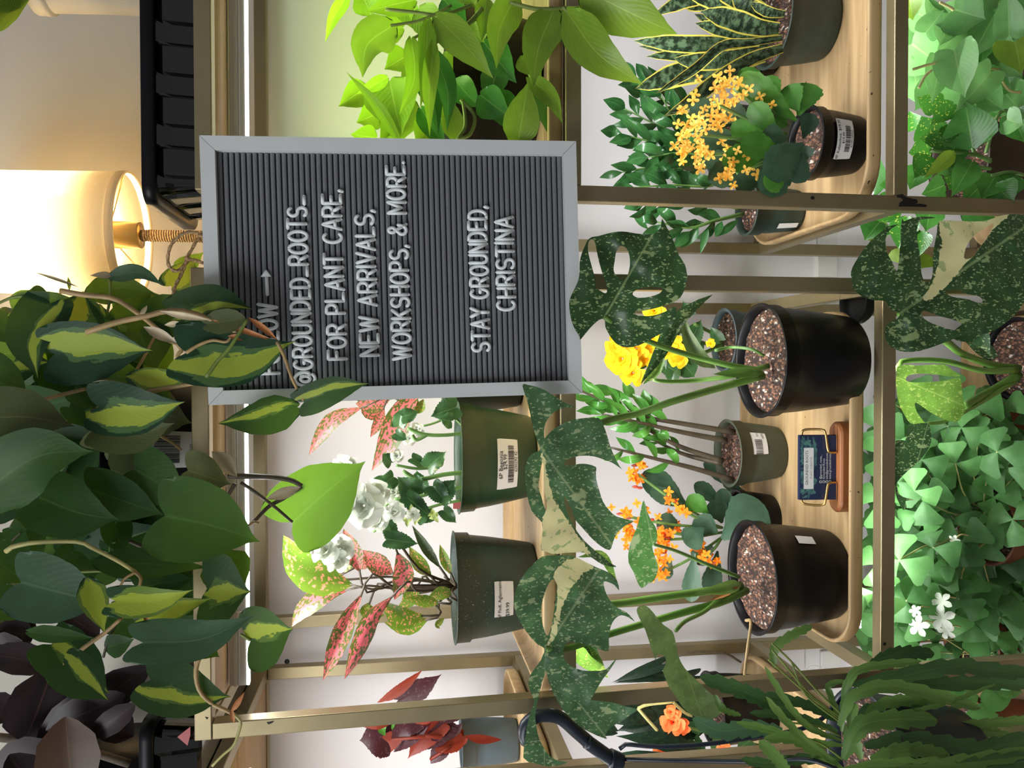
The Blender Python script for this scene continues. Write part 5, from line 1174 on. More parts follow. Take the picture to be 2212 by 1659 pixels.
# ------------------------------------------------------------------ plants with paired glossy leaflets
def pinnate(p, path, n, ln, w, mat, start=.35, spread=.9, rs=0, r=6.5, stemmat='vinedark', flip=1):
    rr = random.Random(rs + len(p.root.name) + int(path[0][0])); P = crom([Vector((q[0], q[1], q[2] if len(q) > 2 else p.Y)) for q in path], 40)
    p.stem([tuple(v) for v in P[::4]], r, stemmat, r * .35)
    for i in range(n):
        t = lerp(start, 1.0, i / (n - 1)) if n > 1 else 1; q = P[int(t * 40)]; d = (P[min(40, int(t * 40) + 1)] - P[max(0, int(t * 40) - 1)]); a0 = math.atan2(d.y, d.x)
        sg = 1 if (i + flip) % 2 else -1
        a = a0 + sg * spread * rr.uniform(.6, 1.1) * (1 if i < n - 1 else .1); l = ln * rr.uniform(.75, 1.1) * (.8 + .2 * math.sin(PI * (i + 1) / (n + 1)))
        p.leaf([(q.x, q.y, q.z), (q.x + l * .5 * math.cos(a), q.y + l * .5 * math.sin(a), q.z - rr.uniform(-.01, .02)), (q.x + l * math.cos(a - sg * .15), q.y + l * math.sin(a - sg * .15), q.z - rr.uniform(-.02, .035))], w * rr.uniform(.8, 1.15), mat, 'lance', stem=False, fold=.2, roll=rr.uniform(-.7, .7), nv=10, nu=6)
def zzM():
    c, rt, rb, h = potfit(1571, 979, 71, 1704, ZL, .80); Y = c[1]
    p = Plant('potted_zz_plant', 'plant with narrow glossy leaflets in olive pot behind the card holder', c, Y)
    p.pot(c, rt, rb, h, 'potolive', rim=.24, soil=.90); p.wrap_label(-PI / 2 + .42, .36, .44, .80, [('45P2', .005, .012, .2), ('$16.99', .004, .016, .5)], (-.006, .024, .3, .72))
    s = Y - .01
    pinnate(p, [(1588, 934, s), (1480, 916, s), (1370, 896, s - .01), (1310, 868, s - .02), (1240, 838, s - .03)], 13, 72, 19, 'zz', .42, .8, 1)
    pinnate(p, [(1570, 952, s), (1480, 935, s), (1390, 915, s - .02), (1300, 895, s - .03)], 9, 64, 19, 'zz', .55, .8, 2)
    pinnate(p, [(1562, 996, s), (1470, 965, s + .01), (1400, 928, s + .01), (1330, 890, s)], 8, 52, 18, 'zz', .5, .8, 3)
    pinnate(p, [(1558, 1000, s), (1480, 982, s + .02), (1410, 950, s + .02)], 5, 50, 18, 'zz', .6, .8, 4)
    pinnate(p, [(1582, 1036, s), (1500, 1012, s), (1420, 992, s - .01), (1320, 967, s - .02)], 7, 58, 20, 'zz', .45, .8, 5)
    for bx, by, tx, ty in [(1300, 875, 1255, 855), (1330, 850, 1270, 835), (1320, 880, 1262, 890), (1290, 845, 1245, 825), (1370, 860, 1345, 825), (1400, 880, 1390, 840), (1430, 900, 1400, 850)]: p.L(bx, by, tx, ty, 24, 'zz', 'lance', Y=s, stem=False)
zzM()
def zzR():
    c, rt, rb, h = potfit(1600, 300, 60, 1720, ZR, .8); c = (c[0], 1.24, c[2]); Y = 1.235
    p = Plant('potted_zz_plant', 'dark glossy leafy plant behind the yellow-flowered kalanchoe', c, Y); p.pot(c, .06, .05, .11, 'potdark')
    k = 0
    for path, n in [([(1610, 300), (1520, 260), (1430, 215), (1375, 170)], 13), ([(1600, 310), (1500, 300), (1420, 270), (1350, 235)], 13), ([(1600, 330), (1500, 330), (1420, 310), (1345, 290)], 13), ([(1600, 350), (1500, 365), (1420, 360), (1345, 372)], 13), ([(1600, 330), (1520, 310), (1470, 280), (1420, 190)], 11), ([(1600, 360), (1540, 400), (1450, 400), (1370, 405)], 11), ([(1600, 350), (1530, 340), (1470, 330), (1400, 340)], 9)]:
        k += 1; pinnate(p, [(x, y, Y - .01 * k) for x, y in path], n, 70, 27, 'zzdark', .3, .85, k + 20, 4, 'cane')
zzR()
def zzgap():
    c, rt, rb, h = potfit(1612, 452, 55, 1742, ZR, .8); Y = c[1]
    p = Plant('potted_zz_plant', 'small dark-leaved plant in green pot seen between the two shelf units', c, Y); p.pot(c, rt, rb, h, 'potdark', rim=.25, soil=.92)
    p.wrap_label(-PI / 2 - .92, .14, .10, .50, [])
    pinnate(p, [(1605, 462, Y), (1540, 478, Y - .03), (1490, 492, Y - .04), (1420, 480, Y - .05)], 9, 66, 26, 'zzdark', .25, .7, 60, 5, 'cane')
    pinnate(p, [(1600, 450, Y), (1530, 440, Y), (1460, 430, Y - .02), (1390, 440, Y - .03)], 9, 62, 26, 'zzdark', .25, .8, 61, 4, 'cane')
    for bx, by, tx, ty, w in [(1560, 478, 1545, 512, 18), (1530, 490, 1513, 548, 16), (1400, 495, 1366, 463, 14), (1490, 500, 1455, 535, 26), (1595, 475, 1545, 512, 18), (1430, 452, 1382, 486, 20), (1420, 440, 1385, 465, 20)]: p.L(bx, by, tx, ty, w, 'zzdark', 'lance', Y=Y - .04, stem=False)
zzgap()

# ------------------------------------------------------------------ kalanchoes
def kalY():
    c, rt, rb, h = potfit(1738, 310, 77, 1882, ZR, .80); Y = c[1]
    p = Plant('potted_kalanchoe', 'yellow-flowered kalanchoe in black pot with printed price label', c, Y); p.pot(c, rt, rb, h, 'black', rim=.20, soil=.92)
    p.wrap_label(-PI / 2 - .10, .60, .38, .72, [('4P Kalanchoe  $19.99', .0058, -.001, .84), ('$19.99', .0052, .0, .62), ('6120230932', .0046, .0, .10)], (0, .034, .2, .5))
    for bx, by, tx, ty, w, mt, dy in [(1720, 260, 1600, 160, 62, 'kalbright', -.06), (1680, 230, 1655, 165, 44, 'kalbright', -.04), (1725, 250, 1748, 180, 66, 'kalbright', -.05), (1700, 270, 1650, 250, 70, 'kalbright', -.05), (1735, 300, 1752, 245, 40, 'kal', -.07), (1725, 350, 1640, 410, 70, 'kal', -.08), (1735, 330, 1715, 395, 52, 'kal', -.09), (1720, 340, 1690, 330, 60, 'kal', -.07), (1640, 310, 1510, 300, 52, 'kal', 0), (1600, 270, 1490, 235, 60, 'kal', .01), (1660, 330, 1560, 350, 56, 'kalbright', -.06), (1660, 350, 1530, 390, 62, 'kal', -.02), (1700, 300, 1640, 300, 66, 'kal', -.08), (1680, 280, 1620, 225, 50, 'kalbright', -.07), (1650, 380, 1585, 400, 50, 'kal', -.05), (1720, 310, 1735, 350, 56, 'kal', -.08), (1690, 215, 1640, 190, 40, 'kalbright', -.03), (1660, 300, 1580, 270, 50, 'kalbright', -.05), (1600, 340, 1520, 345, 40, 'kal', .0), (1735, 310, 1650, 375, 80, 'kal', -.10), (1725, 240, 1700, 185, 56, 'kalbright', -.05), (1650, 220, 1600, 150, 50, 'kalbright', -.03), (1690, 330, 1600, 310, 60, 'kalbright', -.09), (1700, 380, 1650, 400, 50, 'kalbright', -.09), (1620, 260, 1560, 230, 50, 'kal', -.03)]:
        p.L(bx, by, tx, ty, w * 1.15, mt, 'obov', Y=Y + dy, stem=False, jag=.13, jn=7, nv=24, fold=.15, roll=random.Random(bx * ty).uniform(-.4, .4))
    rr = random.Random(5)
    def cl(cx, cy, sx, sy, n):
        for _ in range(n):
            x, y = rr.gauss(cx, sx), rr.gauss(cy, sy)
            p.floret(x, y, Y - .055 + rr.uniform(-.03, .03), rr.uniform(10, 14), 'pgold', shape='petal')
    cl(1580, 180, 24, 12, 11); cl(1545, 220, 28, 16, 16); cl(1490, 265, 16, 20, 14); cl(1500, 310, 24, 14, 14); cl(1560, 255, 26, 20, 10); cl(1590, 335, 22, 14, 8); cl(1525, 340, 24, 14, 10); cl(1570, 385, 18, 14, 7); cl(1615, 370, 14, 14, 5); cl(1650, 210, 14, 20, 5); cl(1630, 180, 14, 8, 3)
    for a, b in [((1700, 290), (1540, 220)), ((1700, 300), (1500, 290)), ((1700, 310), (1530, 335)), ((1700, 320), (1590, 375)), ((1700, 270), (1585, 190)), ((1690, 260), (1645, 205))]: p.stem([(a[0], a[1], Y - .04), ((a[0] + b[0]) / 2, (a[1] + b[1]) / 2 + 5, Y - .06), (b[0], b[1], Y - .05)], 3.5, 'cane')
kalY()
def kalO():
    c, rt, rb, h = potfit(1592, 1120, 62, 1690, ZL, .80); Y = c[1]
    p = Plant('potted_kalanchoe', 'orange-flowered kalanchoe behind the black split-leaf pot', c, Y); p.pot(c, rt, rb, h, 'black')
    for bx, by, tx, ty, w, mt, dy in [(1560, 1165, 1645, 1085, 104, 'kal', -.09), (1485, 1094, 1388, 1022, 66, 'kal', -.02), (1480, 1095, 1405, 1060, 40, 'kal', -.03), (1530, 1110, 1488, 1070, 46, 'kalbright', -.04), (1500, 1195, 1492, 1300, 44, 'kal', -.05), (1550, 1190, 1530, 1280, 46, 'kal', -.02), (1520, 1140, 1480, 1175, 60, 'kal', -.05), (1550, 1150, 1500, 1120, 60, 'kal', -.04), (1560, 1130, 1540, 1080, 50, 'kal', -.01), (1450, 1205, 1435, 1250, 34, 'kal', -.03), (1540, 1180, 1500, 1215, 50, 'kal', -.04), (1470, 1140, 1420, 1120, 50, 'kal', -.02), (1610, 1065, 1520, 1000, 30, 'kal', .06), (1600, 1080, 1560, 1020, 34, 'kal', .06), (1570, 1120, 1560, 1055, 40, 'kal', .0), (1560, 1090, 1500, 1045, 40, 'kal', .02)]:
        p.L(bx, by, tx, ty, w, mt, 'obov', Y=Y + dy, stem=False, jag=.07, jn=8, nv=24, fold=.12, roll=random.Random(bx + ty * 3).uniform(-.35, .35))
    rr = random.Random(9)
    for cx, cy, sx, sy, n in [(1376, 1030, 10, 12, 6), (1385, 1005, 6, 6, 3), (1450, 1080, 8, 8, 4), (1474, 1102, 8, 8, 5), (1345, 1112, 12, 10, 5), (1360, 1160, 14, 14, 10), (1400, 1150, 14, 10, 5), (1440, 1148, 14, 12, 7), (1445, 1170, 16, 12, 5), (1425, 1205, 10, 12, 6), (1425, 1245, 10, 10, 7), (1500, 1170, 10, 8, 4), (1520, 1195, 12, 10, 7), (1535, 1210, 8, 8, 4), (1385, 1110, 14, 10, 4)]:
        for _ in range(int(n * 1.25 + .5)): p.floret(rr.gauss(cx, sx), rr.gauss(cy, sy), Y - .05 + rr.uniform(-.03, .03), rr.uniform(9, 13), 'porange', shape='lance')
        for _ in range(max(2, n // 3)):
            q = at(rr.gauss(cx, sx), rr.gauss(cy, sy), Y - .045); m = MB(); m.lathe([(.0001, -.005), (.002, -.003), (.0024, .001), (.001, .005), (.0001, .006)], q, 8); m.build('bud', M['bud'], p.root)
    for a, b in [((1560, 1140), (1450, 1085)), ((1560, 1140), (1350, 1115)), ((1560, 1150), (1400, 1165)), ((1560, 1160), (1425, 1240)), ((1560, 1160), (1525, 1200)), ((1540, 1130), (1378, 1025)), ((1540, 1150), (1445, 1150))]: p.stem([(a[0], a[1], Y - .02), ((a[0] + b[0]) / 2, (a[1] + b[1]) / 2 + 6, Y - .04), (b[0], b[1], Y - .045)], 3, 'cane')
kalO()

# ------------------------------------------------------------------ yellow begonia
def begY():
    c, rt, rb, h = potfit(1562, 735, 62, 1668, ZL, .8); c = (c[0], 1.265, c[2]); Y = 1.265
    rim = at(1562, 735, Y); rt = 66 * pxm(rim); h = rim.z - c[2]
    p = Plant('potted_begonia', 'bright yellow begonia in blue-grey pot behind the larger black pot', c, Y); p.pot(c, rt, rt * .8, h, 'potblue', rim=.22, soil=.92)
    for x, y, r, n in [(1345, 775, 34, 12), (1368, 805, 28, 10), (1375, 752, 26, 10), (1415, 672, 24, 9), (1412, 740, 28, 10), (1430, 712, 20, 8), (1452, 755, 30, 10), (1465, 775, 20, 8), (1330, 750, 22, 8), (1536, 742, 10, 5), (1400, 775, 20, 8), (1350, 740, 20, 8)]: p.bloom(x, y, Y - .06, r, 'pyellow', n)
    for bx, by, tx, ty, w in [(1490, 740, 1515, 690, 44), (1470, 720, 1460, 690, 34), (1480, 790, 1500, 815, 50), (1455, 800, 1450, 830, 36), (1440, 790, 1470, 810, 40), (1500, 760, 1520, 735, 30), (1490, 680, 1475, 650, 30), (1500, 770, 1475, 760, 44), (1420, 760, 1440, 800, 30), (1390, 780, 1385, 800, 24), (1555, 735, 1535, 705, 30)]:
        p.L(bx, by, tx, ty, w, 'begleaf', 'heart', Y=Y - .045, stem=False, jag=.14, jn=10, nv=30, fold=.2)
    for a, b in [((1560, 740), (1440, 745)), ((1560, 745), (1470, 785)), ((1560, 730), (1500, 700)), ((1500, 745), (1380, 765))]: p.stem([(a[0], a[1], Y - .01), (b[0], b[1], Y - .05)], 4, 'cane')
begY()

# ------------------------------------------------------------------ snake plants
def snake():
    c, rt, rb, h = potfit(1664, 45, 97, 1822, ZR, .78); Y = c[1]
    p = Plant('potted_snake_plant', 'yellow-edged snake plant in dark green pot', c, Y); p.pot(c, rt, rb, h, 'potdark', rim=.17, soil=.92)
    p.wrap_label(-PI / 2 + .42, .24, .52, .76, [])
    for path, w, dy in [([(1682, 62), (1640, 60), (1580, 42), (1513, 24)], 38, -.05), ([(1680, 80), (1620, 72), (1560, 62), (1502, 50)], 30, -.03), ([(1660, 95), (1580, 96), (1480, 96), (1368, 88)], 32, 0), ([(1652, 118), (1560, 140), (1460, 160), (1372, 192)], 46, .02), ([(1690, 82), (1620, 92), (1560, 100), (1500, 150), (1416, 203)], 19, -.07), ([(1690, 104), (1620, 128), (1540, 180), (1490, 220), (1433, 252)], 30, -.06), ([(1650, 105), (1560, 118), (1460, 120), (1395, 122)], 24, .01), ([(1680, 40), (1650, 30), (1610, 10), (1580, -20)], 34, -.05), ([(1695, 30), (1660, 25), (1620, 5)], 20, -.07), ([(1640, 110), (1560, 128), (1500, 132), (1455, 126)], 34, -.02), ([(1650, 20), (1600, 0), (1540, -30)], 36, -.02), ([(1655, 60), (1600, 30), (1530, -5), (1470, -20)], 34, .0)]:
        p.leaf([(x, y, Y + dy) for x, y in path], w * 1.2, 'snake', 'sword', stem=False, fold=.25, nv=22, arch=.01)
snake()
def snake2():
    Y = 1.27; rim = at(1628, 112, Y); rt = 58 * pxm(rim); c = (rim.x, Y, ZR)
    p = Plant('potted_snake_plant', 'snake plant in small dark pot behind the green snake plant pot', c, Y); p.pot(c, rt, rt * .8, rim.z - ZR, 'black', rim=.2)
    for path, w in [([(1620, 115), (1540, 110), (1450, 105), (1380, 100)], 26), ([(1620, 130), (1540, 150), (1480, 158), (1400, 170)], 30), ([(1620, 100), (1560, 60), (1500, 30)], 26)]: p.leaf([(x, y, Y - .02) for x, y in path], w, 'snake', 'sword', stem=False, fold=.25, nv=20)
snake2()
def snake3():
    Y = 1.27; rim = at(1575, -40, Y); rt = 55 * pxm(rim); c = (rim.x, Y, ZR)
    p = Plant('potted_snake_plant', 'snake plant in small black pot cut off by the photo edge', c, Y); p.pot(c, rt, rt * .8, rim.z - ZR, 'black', rim=.2)
    for path, w in [([(1580, -40), (1520, -10), (1470, 5), (1412, 32)], 34), ([(1580, -30), (1540, 0), (1500, 8), (1460, -5)], 34), ([(1580, -60), (1500, -60), (1420, -30)], 30), ([(1580, -30), (1570, 10), (1535, 14), (1490, 12)], 22)]: p.leaf([(x, y, Y - .03) for x, y in path], w, 'snake', 'sword', stem=False, fold=.25, nv=20)
snake3()

# ------------------------------------------------------------------ burgundy begonia and the neighbours at the photo edge
def rex():
    Y = 1.27; a, b = at(995, 1606, Y), at(1108, 1606, Y); r = 54 * pxm(a); c = (a.x, Y, ZM)
    p = Plant('potted_begonia', 'burgundy toothed-leaf begonia in blue-grey pot seen between the brass posts', c, Y); p.pot(c, r, r * .82, a.z - ZM, 'potblue', rim=.2)
    for path, w, mt in [([(815, 1518), (860, 1492), (912, 1448)], 24, 'rexred'), ([(860, 1512), (905, 1490), (955, 1456)], 54, 'rex'), ([(838, 1598), (805, 1595), (776, 1600)], 78, 'rex'), ([(850, 1560), (815, 1555), (778, 1568)], 40, 'rexred'), ([(880, 1580), (840, 1605), (820, 1640)], 40, 'rexred'), ([(900, 1560), (870, 1575), (845, 1620)], 44, 'rex'), ([(930, 1560), (890, 1590), (850, 1625)], 40, 'rex'), ([(950, 1565), (910, 1600), (880, 1640)], 50, 'rexred'), ([(970, 1570), (930, 1600), (900, 1620)], 44, 'rex'), ([(940, 1580), (985, 1575), (1000, 1560)], 44, 'rex'), ([(950, 1600), (1000, 1600), (1010, 1590)], 54, 'rexred'), ([(1000, 1590), (1040, 1598), (1085, 1598)], 20, 'rexred'), ([(930, 1550), (965, 1545), (1015, 1540)], 34, 'rex'), ([(900, 1545), (880, 1530), (860, 1540)], 40, 'rex'), ([(940, 1530), (915, 1545), (890, 1560)], 40, 'rexred'), ([(980, 1600), (950, 1625), (930, 1650)], 40, 'rex'), ([(840, 1555), (825, 1572), (832, 1590)], 20, 'kalbright'), ([(860, 1556), (852, 1570), (856, 1585)], 14, 'kalbright')]:
        p.leaf([(x, y, Y - .05) for x, y in path], w, mt, 'heart' if w > 42 else 'lance', stem=False, jag=.10, jn=13, nv=32, fold=.2)
    for a, b in [((1000, 1585), (840, 1598)), ((1000, 1580), (870, 1510)), ((1000, 1590), (880, 1590)), ((1000, 1595), (930, 1640))]: p.stem([(a[0], a[1], Y - .03), ((a[0] + b[0]) / 2, (a[1] + b[1]) / 2, Y - .06), (b[0], b[1], Y - .05)], 3.5, 'rexred')
rex()
def anth():
    Y = 1.22; c = (-.575, 1.26, ZL)
    p = Plant('potted_anthurium', 'velvety dark-leaved plant with pale veins between the brass posts', c, Y); p.pot(c, .06, .05, .10, 'black')
    for path, w in [([(1440, 1430), (1390, 1450), (1320, 1475)], 26), ([(1435, 1462), (1390, 1462), (1325, 1476)], 24), ([(1480, 1530), (1420, 1550), (1330, 1580)], 84), ([(1500, 1460), (1450, 1475), (1380, 1490)], 30), ([(1500, 1560), (1440, 1590), (1380, 1600)], 60), ([(1400, 1530), (1350, 1540), (1300, 1560)], 60)]: p.leaf([(x, y, Y - .03) for x, y in path], w, 'anth', 'heart', stem=False, fold=.1)
    p.stem([(1600, 1430, Y), (1560, 1410, Y - .02), (1480, 1412, Y - .03), (1405, 1450, Y - .03)], 2.5, 'vinedark'); p.stem([(1600, 1460, Y), (1480, 1480, Y - .03)], 3, 'cane')
    for path in ([(1453, 1516), (1400, 1522), (1378, 1530)], [(1378, 1530), (1395, 1550), (1420, 1578)], [(1453, 1516), (1480, 1540), (1495, 1546)]): p.stem([(x, y, Y - .06) for x, y in path], 3.5, 'canepale')
anth()
def begO():
    Y = 1.20; c = (-.665, 1.16, ZL)
    p = Plant('potted_begonia', 'coral orange begonia behind the hanging pot', c, Y); p.pot(c, .062, .05, .10, 'black')
    for x, y, r, n in [(1455, 1560, 26, 10), (1450, 1538, 14, 6), (1475, 1568, 16, 7), (1440, 1632, 26, 10), (1432, 1655, 22, 8), (1460, 1650, 20, 8), (1490, 1630, 18, 8), (1565, 1620, 16, 7), (1600, 1650, 20, 8), (1580, 1665, 18, 7)]: p.bloom(x, y, Y - .06, r, 'pcoral', n)
    for bx, by, tx, ty, w in [(1500, 1600, 1530, 1655, 30), (1560, 1600, 1540, 1640, 40), (1620, 1600, 1590, 1620, 30), (1500, 1560, 1510, 1590, 30), (1520, 1560, 1535, 1590, 30), (1550, 1655, 1580, 1640, 26)]: p.L(bx, by, tx, ty, w, 'begleaf', 'heart', Y=Y - .03, stem=False, jag=.12, jn=9, nv=28)
    for a, b in [((1640, 1610), (1460, 1565)), ((1640, 1620), (1450, 1640)), ((1640, 1630), (1570, 1620))]: p.stem([(a[0], a[1], Y), (b[0], b[1], Y - .05)], 3, 'cane')
begO()
def zebra():
    Y = 1.15; c = (at(1430, 1640, Y).x, Y, ZL); c = (-.80, Y, ZL)
    p = Plant('potted_calathea', 'dark green striped plant at the photo edge below the hook of the hanging pot', c, Y); p.pot(c, .055, .045, .09, 'potdark')
    for path, w, mt in [([(1560, 1650), (1460, 1660), (1380, 1655)], 60, 'anth'), ([(1500, 1690), (1380, 1650), (1290, 1640)], 70, 'anth'), ([(1500, 1620), (1420, 1600), (1330, 1590)], 40, 'anth'), ([(1420, 1640), (1385, 1650), (1345, 1656)], 16, 'kalbright'), ([(1330, 1580), (1270, 1560), (1225, 1550)], 34, 'anth'), ([(1270, 1565), (1245, 1560), (1220, 1555)], 10, 'limeleaf')]: p.leaf([(x, y, Y - .02) for x, y in path], w, mt, 'ovate', stem=False)
zebra()
# ------------------------------------------------------------------ the bottom tiers
ZB = TOPM[3] + TZ + .0062; ZRB = TOPR[3] + TZ + .0062
def monsteraC():
    Y = 1.13; rim = at(2190, 775, Y); rt = 88 * pxm(rim); c = (rim.x, Y, ZB); h = rim.z - ZB
    p = Plant('potted_monstera', 'cream-marbled split-leaf plant in the bottom tier with the largest blade', c, Y); p.pot(c, rt, rt * .8, h, 'black', soil=.93)
    o = (1652, 410)
    p.poly([(1150,1055),(1100,1030),(1060,1000),(1030,950),(960,945),(880,930),(800,890),(755,830),(740,750),(735,700),(770,620),(830,530),(900,440),(980,370),(1060,310),(1140,297),(1080,330),(1040,380),(1030,450),(1045,540),(1090,620),(1125,695),(1140,640),(1150,540),(1160,430),(1160,330),(1175,240),(1185,268),(1260,240),(1350,228),(1455,235),(1420,245),(1330,255),(1305,310),(1300,400),(1315,500),(1330,600),(1335,700),(1360,780),(1395,788),(1425,750),(1435,680),(1435,560),(1450,460),(1470,360),(1490,265),(1640,265),(1800,270),(1900,260),(2000,225),(2085,210),(2212,215),(2330,240),(2380,500),(2330,800),(2240,920),(2180,1010),(2120,1080),(2010,1170),(1900,1225),(1850,1225),(1700,1240),(1580,1285),(1450,1335),(1320,1375),(1200,1383),(1110,1360),(1050,1310),(1025,1240),(1030,1180),(1070,1130),(1130,1100)],
           [[(1335,1045),(1380,1035),(1480,1075),(1580,1100),(1680,1140),(1720,1180),(1730,1205),(1650,1205),(1540,1180),(1430,1140),(1360,1100)], [(1545,860),(1640,850),(1730,890),(1830,910),(1860,950),(1820,965),(1740,935),(1640,920),(1570,900)], [(1940,290),(1950,310),(1900,400),(1830,500),(1790,560),(1740,590),(1700,580),(1715,500),(1760,420),(1840,350)]],
           (1155, 1055), (2330, 240), .90, 'thai', off=o, tilt=(.0, .05), sectors=[[(1490,250),(1560,240),(1700,240),(1860,240),(2085,190),(2040,260),(1960,330),(1900,410),(1840,490),(1790,560),(1720,620),(1660,690),(1600,770),(1520,850),(1440,915),(1380,950),(1350,920),(1400,850),(1440,760),(1470,660),(1490,560),(1510,450),(1500,370)]])
    p.poly([(1130,1510),(1300,1500),(1530,1490),(1600,1540),(1675,1590),(1560,1590),(1400,1570),(1250,1575),(1205,1608),(1230,1640),(1400,1640),(1560,1625),(1665,1600),(1680,1700),(1700,1820),(1715,1850),(1690,1920),(1630,1985),(1500,1945),(1400,1890),(1330,1840),(1290,1815),(1280,1835),(1300,1900),(1360,1980),(1390,2000),(1300,1998),(1240,1990),(1180,1900),(1130,1760)], [], (1710, 1845), (1130, 1600), .985, 'thailight', off=o, tilt=(-.1, 0))
    p.poly([(1120,520),(1200,520),(1210,430),(1260,385),(1390,370),(1415,440),(1420,530),(1380,620),(1300,710),(1210,790),(1150,850),(1125,900),(1150,980),(1210,1010),(1285,1025),(1230,1032),(1200,1040),(1210,1080),(1185,1115),(1130,1020),(1110,900),(1108,700)], [], (1390, 380), (1190, 1110), .965, 'thai', off=(1652, 820), tilt=(0, .1))
    s = Y - .03
    p.stem([(2200, 795, s), (2150, 790, s - .02), (2080, 765, s - .06), (2040, 735, .97), (1990, 710, .93), (1944, 678, .905)], 8.5, 'monstem', 6)
    p.stem([(2200, 810, s), (2150, 840, s - .02), (2100, 866, 1.03), (2085, 877, .99)], 10, 'monstem', 7)
    p.stem([(2200, 820, s), (2100, 880, 1.03), (2040, 910, 1.0), (2005, 915, .97)], 5, 'monstem', 4)
    p.stem([(2195, 800, s - .02), (2120, 800, s - .05), (2040, 780, 1.03), (1950, 780, 1.02), (1935, 800, 1.02)], 7, 'monstem', 5)
    p.leaf([(2060, 725, 1.0), (2110, 720, 1.0), (2140, 770, 1.0)], 44, 'thai', 'ovate', stem=False)
    p.leaf([(2150, 770, 1.06), (2100, 740, 1.06), (2075, 726, 1.06)], 30, 'thai', 'ovate', stem=False)
monsteraC()
def saucer():
    Y = 1.02; c = at(1866, 652, Y); m = MB()
    m.lathe([(.0001, .004), (.026, .004), (.030, .010), (.031, .018), (.0325, .0185), (.0325, .016), (.031, .006), (.027, 0), (.0001, 0)], (c.x, Y, TOPM[2] - T + .0005 - .0), 32)
    for a in range(6): 
        d = Vector((math.cos(a * PI / 3), math.sin(a * PI / 3), 0)); e = Vector((c.x, Y, TOPM[2] - T)); m.tube([e + d * .004 + Vector((0, 0, -.0005)), e + d * .027 + Vector((0, 0, -.0005))], .0012, 6)
    o = m.build('plant_saucer', M['matteblack']); o.location = (0, 0, 0)
    k = at(1868, 655, Y).z - (TOPM[2] - T); o.location.z = k
    tag(o, 'small black ribbed plastic saucer beside the rail under the larger black pot', 'saucer')
saucer()
def trifol(p, x, y, Y, r, a0, mat, tilt):
    c = at(x, y, Y); R_ = r * pxm(c); f = (-c.normalized() + Vector(tilt)).normalized(); a = f.orthogonal().normalized(); b = f.cross(a); mb = MB(); uv = []
    for i in range(3):
        an = a0 + 2 * PI * i / 3; d = a * math.cos(an) + b * math.sin(an)
        pm = leafmesh([c, c + d * R_ * .5 - f * R_ * .04, c + d * R_ - f * R_ * .22], R_ * 1.25, 'triangle', 0, -.28, 0, 8, 6, nrm=f, sd=i)
        mb.add(pm.v, pm.f); uv += pm.uv
    mb.uv = uv
    mb.build('leaf', M[mat], p.root)
def oxalis(label, cx, cy, Y, n, seed, xr, yr, mats, r0, r1, flowers=()):
    base = at(cx, cy, Y); c = (base.x, Y, ZB)
    p = Plant('potted_oxalis', label, c, Y); p.pot(c, .064, .052, .12, 'potbrown', rim=.2)
    rr = random.Random(seed); crown = Vector((c[0], Y, ZB + .11)); k = 0; pts = []
    while k < n:
        x, y = rr.uniform(*xr), rr.uniform(*yr); Yl = Y + rr.uniform(-.13, .10)
        if any((x - a) ** 2 + (y - b) ** 2 < (r0 * .55) ** 2 for a, b in pts) and rr.random() < .8: continue
        pts.append((x, y)); k += 1
        q = at(x, y, Yl)
        trifol(p, x, y, Yl, rr.uniform(r0, r1), rr.uniform(0, 6.3), rr.choice(mats), (rr.uniform(-.7, .7), 0, rr.uniform(.1, 1.1)))
        if k % 2 == 0:
            m = MB(); mid = crown.lerp(q, .5) + Vector((0, 0, .015)); m.tube(crom([crown + Vector((rr.uniform(-.03, .03), rr.uniform(-.03, .03), 0)), mid, q], 8), .0011, 5); m.build('stem', M['canepale'], p.root)
    for x, y, s in flowers:
        p.floret(x, y, Y - .12, s, 'pwhite', 5, sp=1.0, shape='petal')
        p.stem([(x + 30, y - 8, Y - .11), (x + 14, y - 10, Y - .115), (x, y, Y - .119)], 1.6, 'canepale')
    return p
oxalis('clover-leaved oxalis, larger clump with white flowers under the card holder', 2200, 1130, 1.14, 84, 4, (1890, 2215), (960, 1330), ['ox', 'ox', 'oxdark'], 44, 60, [(1985, 1352, 24), (2035, 1335, 28), (2045, 1362, 20), (2035, 1300, 22), (1978, 1320, 14), (2030, 1190, 12), (2062, 1165, 12)])
oxalis('clover-leaved oxalis, smaller clump beside the orchid cactus', 2230, 1390, 1.17, 42, 8, (1880, 2215), (1290, 1450), ['ox', 'oxdark', 'oxdark'], 40, 54)
oxalis('clover-leaved oxalis, clump growing behind the split-leaf pot', 2240, 930, 1.22, 40, 15, (1880, 2215), (840, 1010), ['ox', 'oxdark'], 42, 56)
def nephthytis():
    Y = 1.18; c = (at(2230, 1540, Y).x - .03, Y, ZB)
    p = Plant('potted_caladium', 'pale-veined green plant in terracotta pot behind the orchid cactus', c, Y); p.pot(c, .062, .05, .11, 'potbrown')
    for path, w in [([(2110, 1500), (2080, 1500), (2050, 1488)], 44), ([(2120, 1510), (2150, 1510), (2190, 1500)], 50), ([(2150, 1540), (2110, 1550), (2070, 1560)], 50), ([(2150, 1490), (2180, 1490), (2210, 1495)], 40), ([(2120, 1580), (2095, 1590), (2070, 1582)], 30), ([(2080, 1480), (2040, 1500), (2010, 1510)], 34), ([(2000, 1540), (1970, 1535), (1940, 1540)], 34)]: p.leaf([(x, y, Y - .06) for x, y in path], w, 'ox', 'ovate', stem=False)
nephthytis()
